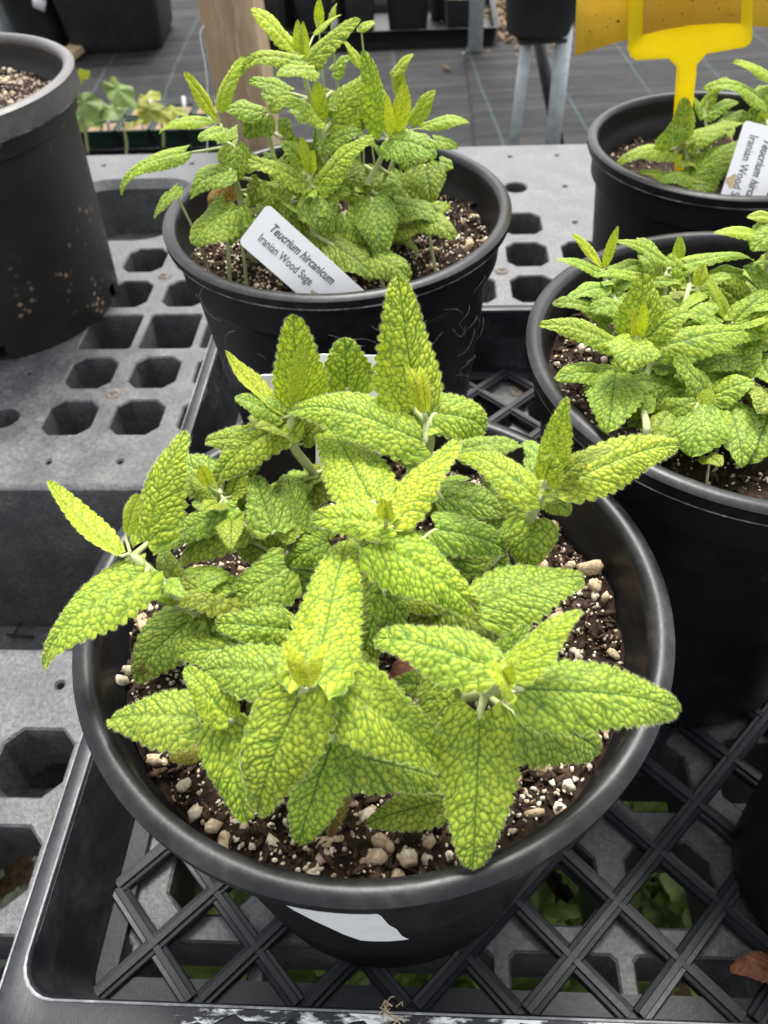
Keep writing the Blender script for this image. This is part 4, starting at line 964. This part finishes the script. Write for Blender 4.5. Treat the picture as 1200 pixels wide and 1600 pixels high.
def lobed_leaf(name, parent, B, T, W, mat, cup=.15, nl=5, seed=0):
    B, T = Vector(B), Vector(T); a = (T-B); L = a.length; a.normalize(); n = Vector((0, -.25, 1)); n = (n-n.dot(a)*a).normalized(); b = a.cross(n)
    r_ = random.Random(seed); V = []; na, nr = 40, 5
    for i in range(nr+1):
        for k in range(na):
            th = 2*math.pi*k/na; rr = (1+(.12 if nl > 1 else .22)*math.cos(nl*th)+.04*math.sin(13*th))*(.78+.22*math.cos(th))
            f = i/nr; x = math.cos(th)*rr*f*.5+.42; y = math.sin(th)*rr*f*.5
            z = -cup*(y*y*2.2+max(0, x-.5)**2*1.6)+.05*math.sin(5*th+seed)*f
            V.append(B+a*(x*L)+b*(y*W)+n*(z*L))
    Fs = [(i*na+k, i*na+(k+1) % na, (i+1)*na+(k+1) % na, (i+1)*na+k) for i in range(nr) for k in range(na)]
    return MB().add(V, Fs).build(name, mat, parent)
def place_pot(k, j, x, y):
    p = thing('small_green_pot', 'small square green pot of tan mulch in the tray behind the bench', 'plant pot', (x, y, ZG+.0065), YAW, 'small green pots in the tray')
    link('wall', gpm, p); s_ = link('soil', gsm, p); s_['kind'] = 'stuff'; t = link('tag', tgm, p, (.03, -.03, .072), (-.15, .1, 0)); return p
fo = np.array(FP.location)
for j in range(2):
    for k in range(1, 7):
        u, v = -.42+k*.112, -.035+j*.125; x, y = w2(u, v)
        place_pot(k, j, fo[0]+x, fo[1]+y)
def seedling(label, base, leaves, stemtop):
    """base px on the tray's pots; leaves (bx,by,tx,ty,w,yellow) in px"""
    zb = ZG+.085; p0 = at(*base, zb); Y = p0[1]
    t = thing('seedling', label, 'seedling', tuple(p0), 0, 'seedlings behind the bench')
    q = lambda x, y, d=0: at_y(x, y, Y+d)-p0
    MB().tube(bez([q(*stemtop), q((stemtop[0]+base[0])/2+3, (stemtop[1]+base[1])/2), np.zeros(3)-[0, 0, .004]], 6), [.004]*13, 6).build('stem', M['seedstem'], t)
    for i, (bx, by, tx, ty, w, yl) in enumerate(leaves):
        W = 1.15*w*np.linalg.norm(p0-CAM)/F_PX; B = q(bx, by, -.01); T = q(tx+(tx-bx)*.35, ty+(ty-by)*.35, -.07)
        lobed_leaf('leaf', t, B, T, W, M['seedyel' if yl else 'seedleaf'], seed=i+base[0])
        MB().tube(bez([q(*stemtop), (q(*stemtop)+B)/2+[0, 0, .01], B+(T-B)*.3], 5), .0022, 5).build('petiole', M['seedstem'], t)
seedling('seedling with pale lobed leaves next to the large dirt-splashed pot', (137, 237), [(118, 140, 140, 175, 45, 0), (105, 150, 100, 180, 40, 0), (124, 135, 125, 113, 26, 1)], (122, 165))
seedling('seedling with two broad grey green drooping leaves', (156, 208), [(160, 150, 130, 190, 46, 0), (165, 160, 178, 180, 50, 0)], (158, 175))
seedling('seedling with a long leaf bent over at the top of its stem', (196, 252), [(160, 118, 200, 156, 36, 0), (200, 195, 212, 192, 24, 1)], (194, 200))
seedling('seedling with yellowing lobed leaves hanging to one side', (255, 228), [(205, 160, 250, 180, 42, 1), (215, 150, 240, 150, 34, 1), (250, 168, 282, 176, 26, 1)], (248, 180))

# ------------------------------------------------------------------ far things beyond the bench
def far_pot(name, label, c, r, h, group=None, square=False, rim=True, mat='farpot'):
    t = thing(name, label, 'plant pot', (c[0], c[1], c[2]), 0, group); mb = MB()
    if square: loft(mb, [(rrect(-r*.5, r*.5, -r*.5, r*.5, r*.1), .0), (rrect(-r*.78, r*.78, -r*.78, r*.78, r*.22), .001), (rrect(-r*.84, r*.84, -r*.84, r*.84, r*.22), r*.12), (rrect(-r, r, -r, r, r*.2), h), (rrect(-r*.93, r*.93, -r*.93, r*.93, r*.18), h), (rrect(-r*.9, r*.9, -r*.9, r*.9, r*.18), h*.88)])
    else: mb.lathe([(.001, 0), (r*.72, 0), (r*.78, .004), (r*.8, r*.1), (r*.96, h*.9), (r, h*.92), (r, h), (r*.94, h), (r*.92, h*.86)], 40)
    mb.build('wall', M[mat], t, sharp=45)
    mb = MB(); mb.add([(r*.91*math.cos(a), r*.91*math.sin(a), h*.87) for a in np.linspace(0, 2*math.pi, 25)[:-1]], [tuple(range(24))]); s_ = mb.build('soil', gsm.materials[0], t); s_['kind'] = 'stuff'
    return t
def pipe(label, px, r, z0=None, z1=.6, parent=None, name='steel_leg', group=None):
    pass
b0_ = at(190, 84, ZG)
far_pot('square_tub', 'big black square tub with rounded bottom corners standing on the weed fabric', (b0_[0]-.02, b0_[1]+.20, ZG+.004), .235, .42, square=True)
b0_ = at(62, 88, ZG)
pp = far_pot('round_pot', 'dark pot of a bluish seedling beside the grey wooden slats', (b0_[0], b0_[1]+.12, ZG+.012), .135, .27)
for i in range(7):
    a = i*.9; lobed_leaf('leaf', pp, (0, 0, .26), (.09*math.cos(a), .09*math.sin(a), .33+.03*(i % 3)), .07, simple('bluish_leaf', (.10, .15, .09), .6) if i == 0 else bpy.data.materials['bluish_leaf'], seed=i)
MB().box((.05, -.115, .19), (.09, .003, .045), Matrix.Rotation(.5, 3, 'Y')).build('tag', M['whitelabel'], pp)
# wooden slats (pallet end) on the fabric
pal = thing('wooden_pallet', 'greying wooden pallet slats lying on the ground beside the square tub', 'pallet', tuple(at(120, 90, ZG)))
d0 = np.array(pal.location)
for (x0, y0, x1, y1, w, zz) in ((96, -10, 138, 78, .07, .03), (140, 72, 104, 100, .07, .02), (60, -30, 100, 60, .06, .03)):
    a, b = at(x0, y0, ZG)-d0, at(x1, y1, ZG)-d0; c = (a+b)/2; d = b-a; L_ = np.linalg.norm(d)
    MB().box((c[0], c[1], zz+.004), (L_, w, .03), Matrix.Rotation(math.atan2(d[1], d[0]), 3, 'Z')).build('slat', M['wood'], pal, smooth=False, bevel=.004)
# flat of black pots far behind
ft = thing('pot_flat', 'shallow black flat of square pots standing far behind on the fabric', 'tray', tuple(at(600, 76, ZG)), YAW); f0 = np.array(ft.location)
tb = MB(); loft(tb, [(rrect(-.62, .46, 0, .5, .02), .004), (rrect(-.63, .47, -.01, .51, .02), .07), (rrect(-.64, .48, -.02, .52, .02), .07), (rrect(-.62, .46, 0.004, .5, .02), .066)])
tb.add([(-.62, 0, .006), (.46, 0, .006), (.46, .5, .006), (-.62, .5, .006)], [(0, 1, 2, 3)]); tb.build('wall', M['farpot'], ft)
lm = simple('far_leaf', (.10, .17, .04), .6, 30, (.20, .28, .07), trans=.25)
for i, (u, v, r, h, sq) in enumerate(((-.5, .14, .075, .17, 1), (-.3, .16, .08, .19, 1), (-.1, .10, .062, .17, 1), (.10, .14, .10, .24, 0), (.33, .12, .075, .15, 1), (-.42, .36, .08, .2, 0), (-.16, .36, .08, .2, 0), (.26, .38, .08, .2, 0))):
    x, y = w2(u, v); q = far_pot('seedling_pot', 'square black pot with a green sprout standing in the far flat' if sq else 'larger round black pot without a sprout in the far flat' if i == 3 else 'round black pot with a green sprout behind the square pots of the far flat', (f0[0]+x, f0[1]+y, ZG+.0065), r, h, None if i == 3 else 'pots in the far flat', square=bool(sq))
    for k in range(4 if i != 3 else 0):
        a = k*1.7+i; lobed_leaf('leaf', q, (0, 0, h*.9), (r*1.3*math.cos(a), r*1.3*math.sin(a), h*1.2+.03*(k % 2)), r*1.0, lm, nl=1, seed=k+i)
# far steel legs, stand with a black pot on top
def leg_obj(t, a, b, r, flat=False):
    mb = MB().tube([a, b], r, 12); mb.build('leg', M['galv'], t)
t = thing('steel_leg', 'single galvanised pipe leg standing next to the far flat', 'post', tuple(at(742, 84, ZG))); 
leg_obj(t, (0, 0, 0), (0.0, 0, 1.3), .030); MB().lathe([(.001, .006), (.05, .006), (.05, .0)], 20).build('foot', M['galv'], t)
t = thing('steel_leg', 'galvanised pipe leg behind the large dirt-splashed pot', 'post', tuple(at(20, 62, ZG))); leg_obj(t, (0, 0, 0), (-.0, 0, 1.3), .03)
ys = 2.35
def S_(x, y, d=0): return at_y(x, y, ys+d)
st = thing('pot_stand', 'galvanised stand legs carrying a round black pot', 'stand', (S_(835, 150)[0], ys, ZG)); s0 = np.array(st.location)
def down(p, q):           # extend the line p-q to the ground
    p, q = np.array(p), np.array(q); k = (ZG-p[2])/(q[2]-p[2]); return p+(q-p)*k
for (a, b, d, r, mt) in (((826, 40), (803, 226), 0, .016, 'galv'), ((884, 30), (863, 226), -.02, .022, 'galv'), ((838, 40), (853, 120), .18, .018, 'farpot')):
    A, B_ = S_(*a, d), S_(*b, d); E = down(A, B_); mb = MB().tube([A-s0, E-s0], r, 14); mb.build('leg', M[mt], st)
pz = S_(845, 52)[2]
MB().box((S_(845, 52)[0]-s0[0], .02, pz-s0[2]-.009), (.13, .13, .010)).build('shelf', M['farpot'], st, smooth=False, bevel=.002)
far_pot('hanging_pot', 'round black pot resting on top of the galvanised stand', (S_(845, 52)[0], ys+.02, pz), .115, .22)
# mulch patch
mp = at(775, 25, ZG); r_ = np.random.default_rng(8); n = 700
P = np.stack([mp[0]+r_.normal(.05, .16, n), mp[1]+r_.normal(.25, .30, n), np.full(n, ZG+.008)], -1)
o = scatter_mesh('mulch', gsm.materials[0], P, r_.uniform(.006, .02, n), None, 6, .4); tag(o, 'tan mulch spilled on the weed fabric beyond the pipe leg', 'mulch', kind='stuff')

# ------------------------------------------------------------------ small plants below the bench, seen through the openings
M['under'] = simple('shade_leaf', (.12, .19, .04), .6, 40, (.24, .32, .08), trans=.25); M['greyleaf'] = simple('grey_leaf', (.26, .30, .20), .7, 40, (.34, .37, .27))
UNDER = [((870, 1400), 'u', .10), ((455, 1535), 'u', .10), ((650, 1560), 'u', .10), ((840, 1555), 'u', .11), ((1130, 1390), 'u', .10), ((1180, 1560), 'u', .09), ((18, 1375), 'g', .09), ((700, 1555), 'u', .09), ((1010, 1330), 'u', .10), ((280, 1400), 'u', .09), ((560, 1500), 'u', .10)]
for i, ((x, y), kd, r) in enumerate(UNDER):
    zt = ZG+.26; p = at(x, y, zt)
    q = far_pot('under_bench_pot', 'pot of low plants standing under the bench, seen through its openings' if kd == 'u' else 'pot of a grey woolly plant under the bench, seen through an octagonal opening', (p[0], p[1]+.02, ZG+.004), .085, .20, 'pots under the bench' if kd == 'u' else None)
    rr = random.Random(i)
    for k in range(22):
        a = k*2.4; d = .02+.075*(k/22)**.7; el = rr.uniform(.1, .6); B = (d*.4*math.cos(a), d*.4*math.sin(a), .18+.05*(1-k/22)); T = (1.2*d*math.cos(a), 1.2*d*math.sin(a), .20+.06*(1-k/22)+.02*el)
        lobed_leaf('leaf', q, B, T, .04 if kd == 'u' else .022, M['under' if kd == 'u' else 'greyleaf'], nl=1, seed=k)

# ------------------------------------------------------------------ debris
def dead(label, B, T, W, parent=None, name='dead_leaf'):
    me = leaf_mesh(B, T, W, .2, 25, 'o', .0008, seed=77+int(W*1e4), hairs=False, cell=.004); me.materials[0] = M['deadleaf']
    o = link(name, me, parent); return tag(o, label, 'leaf') if label else o
dead('dry rust brown leaf lying on the lattice of the tray', at(1235, 1520, .017), at(1140, 1517, .016), .0175)
dead('curled red brown dead leaf among the stems of the bushy sage', at(640, 1032, SZ1+.02), at(615, 1085, SZ1+.012), .011)
dead('scrap of brown dead leaf below the raised shoot of the bushy sage', at(640, 700, SZ1+.03), at(618, 722, SZ1+.03), .007)
mb = MB(); r_ = np.random.default_rng(2); c0 = at(608, 1582, TR+.005)
for k in range(14):
    p = c0+r_.normal(0, .0025, 3)*[1, 1, .3]; d = r_.normal(0, .0018, 3)*[1, 1, .25]; p[2] = max(p[2], TR+.004)
    mb.tube(bez([p-d, p+r_.normal(0, .002, 3)*[1, 1, .2], p+d], 4), .00022, 4)
tag(mb.build('fluff', M['pumice']), 'tuft of dry brown fluff on the tray rim', 'debris')
mb = MB(); c0 = at(50, 985, -.195)
for k in range(5):
    p = c0+np.array([r_.normal(0, .02), r_.normal(0, .01), 0]); a = r_.uniform(0, 3); d = np.array([math.cos(a), math.sin(a)*.6, 0])*r_.uniform(.006, .02)
    mb.tube([p-d, p+d], .0012, 5)
tag(mb.build('twigs', M['bark']), 'few dry twigs lying in the channel of the bench', 'debris', kind='stuff')
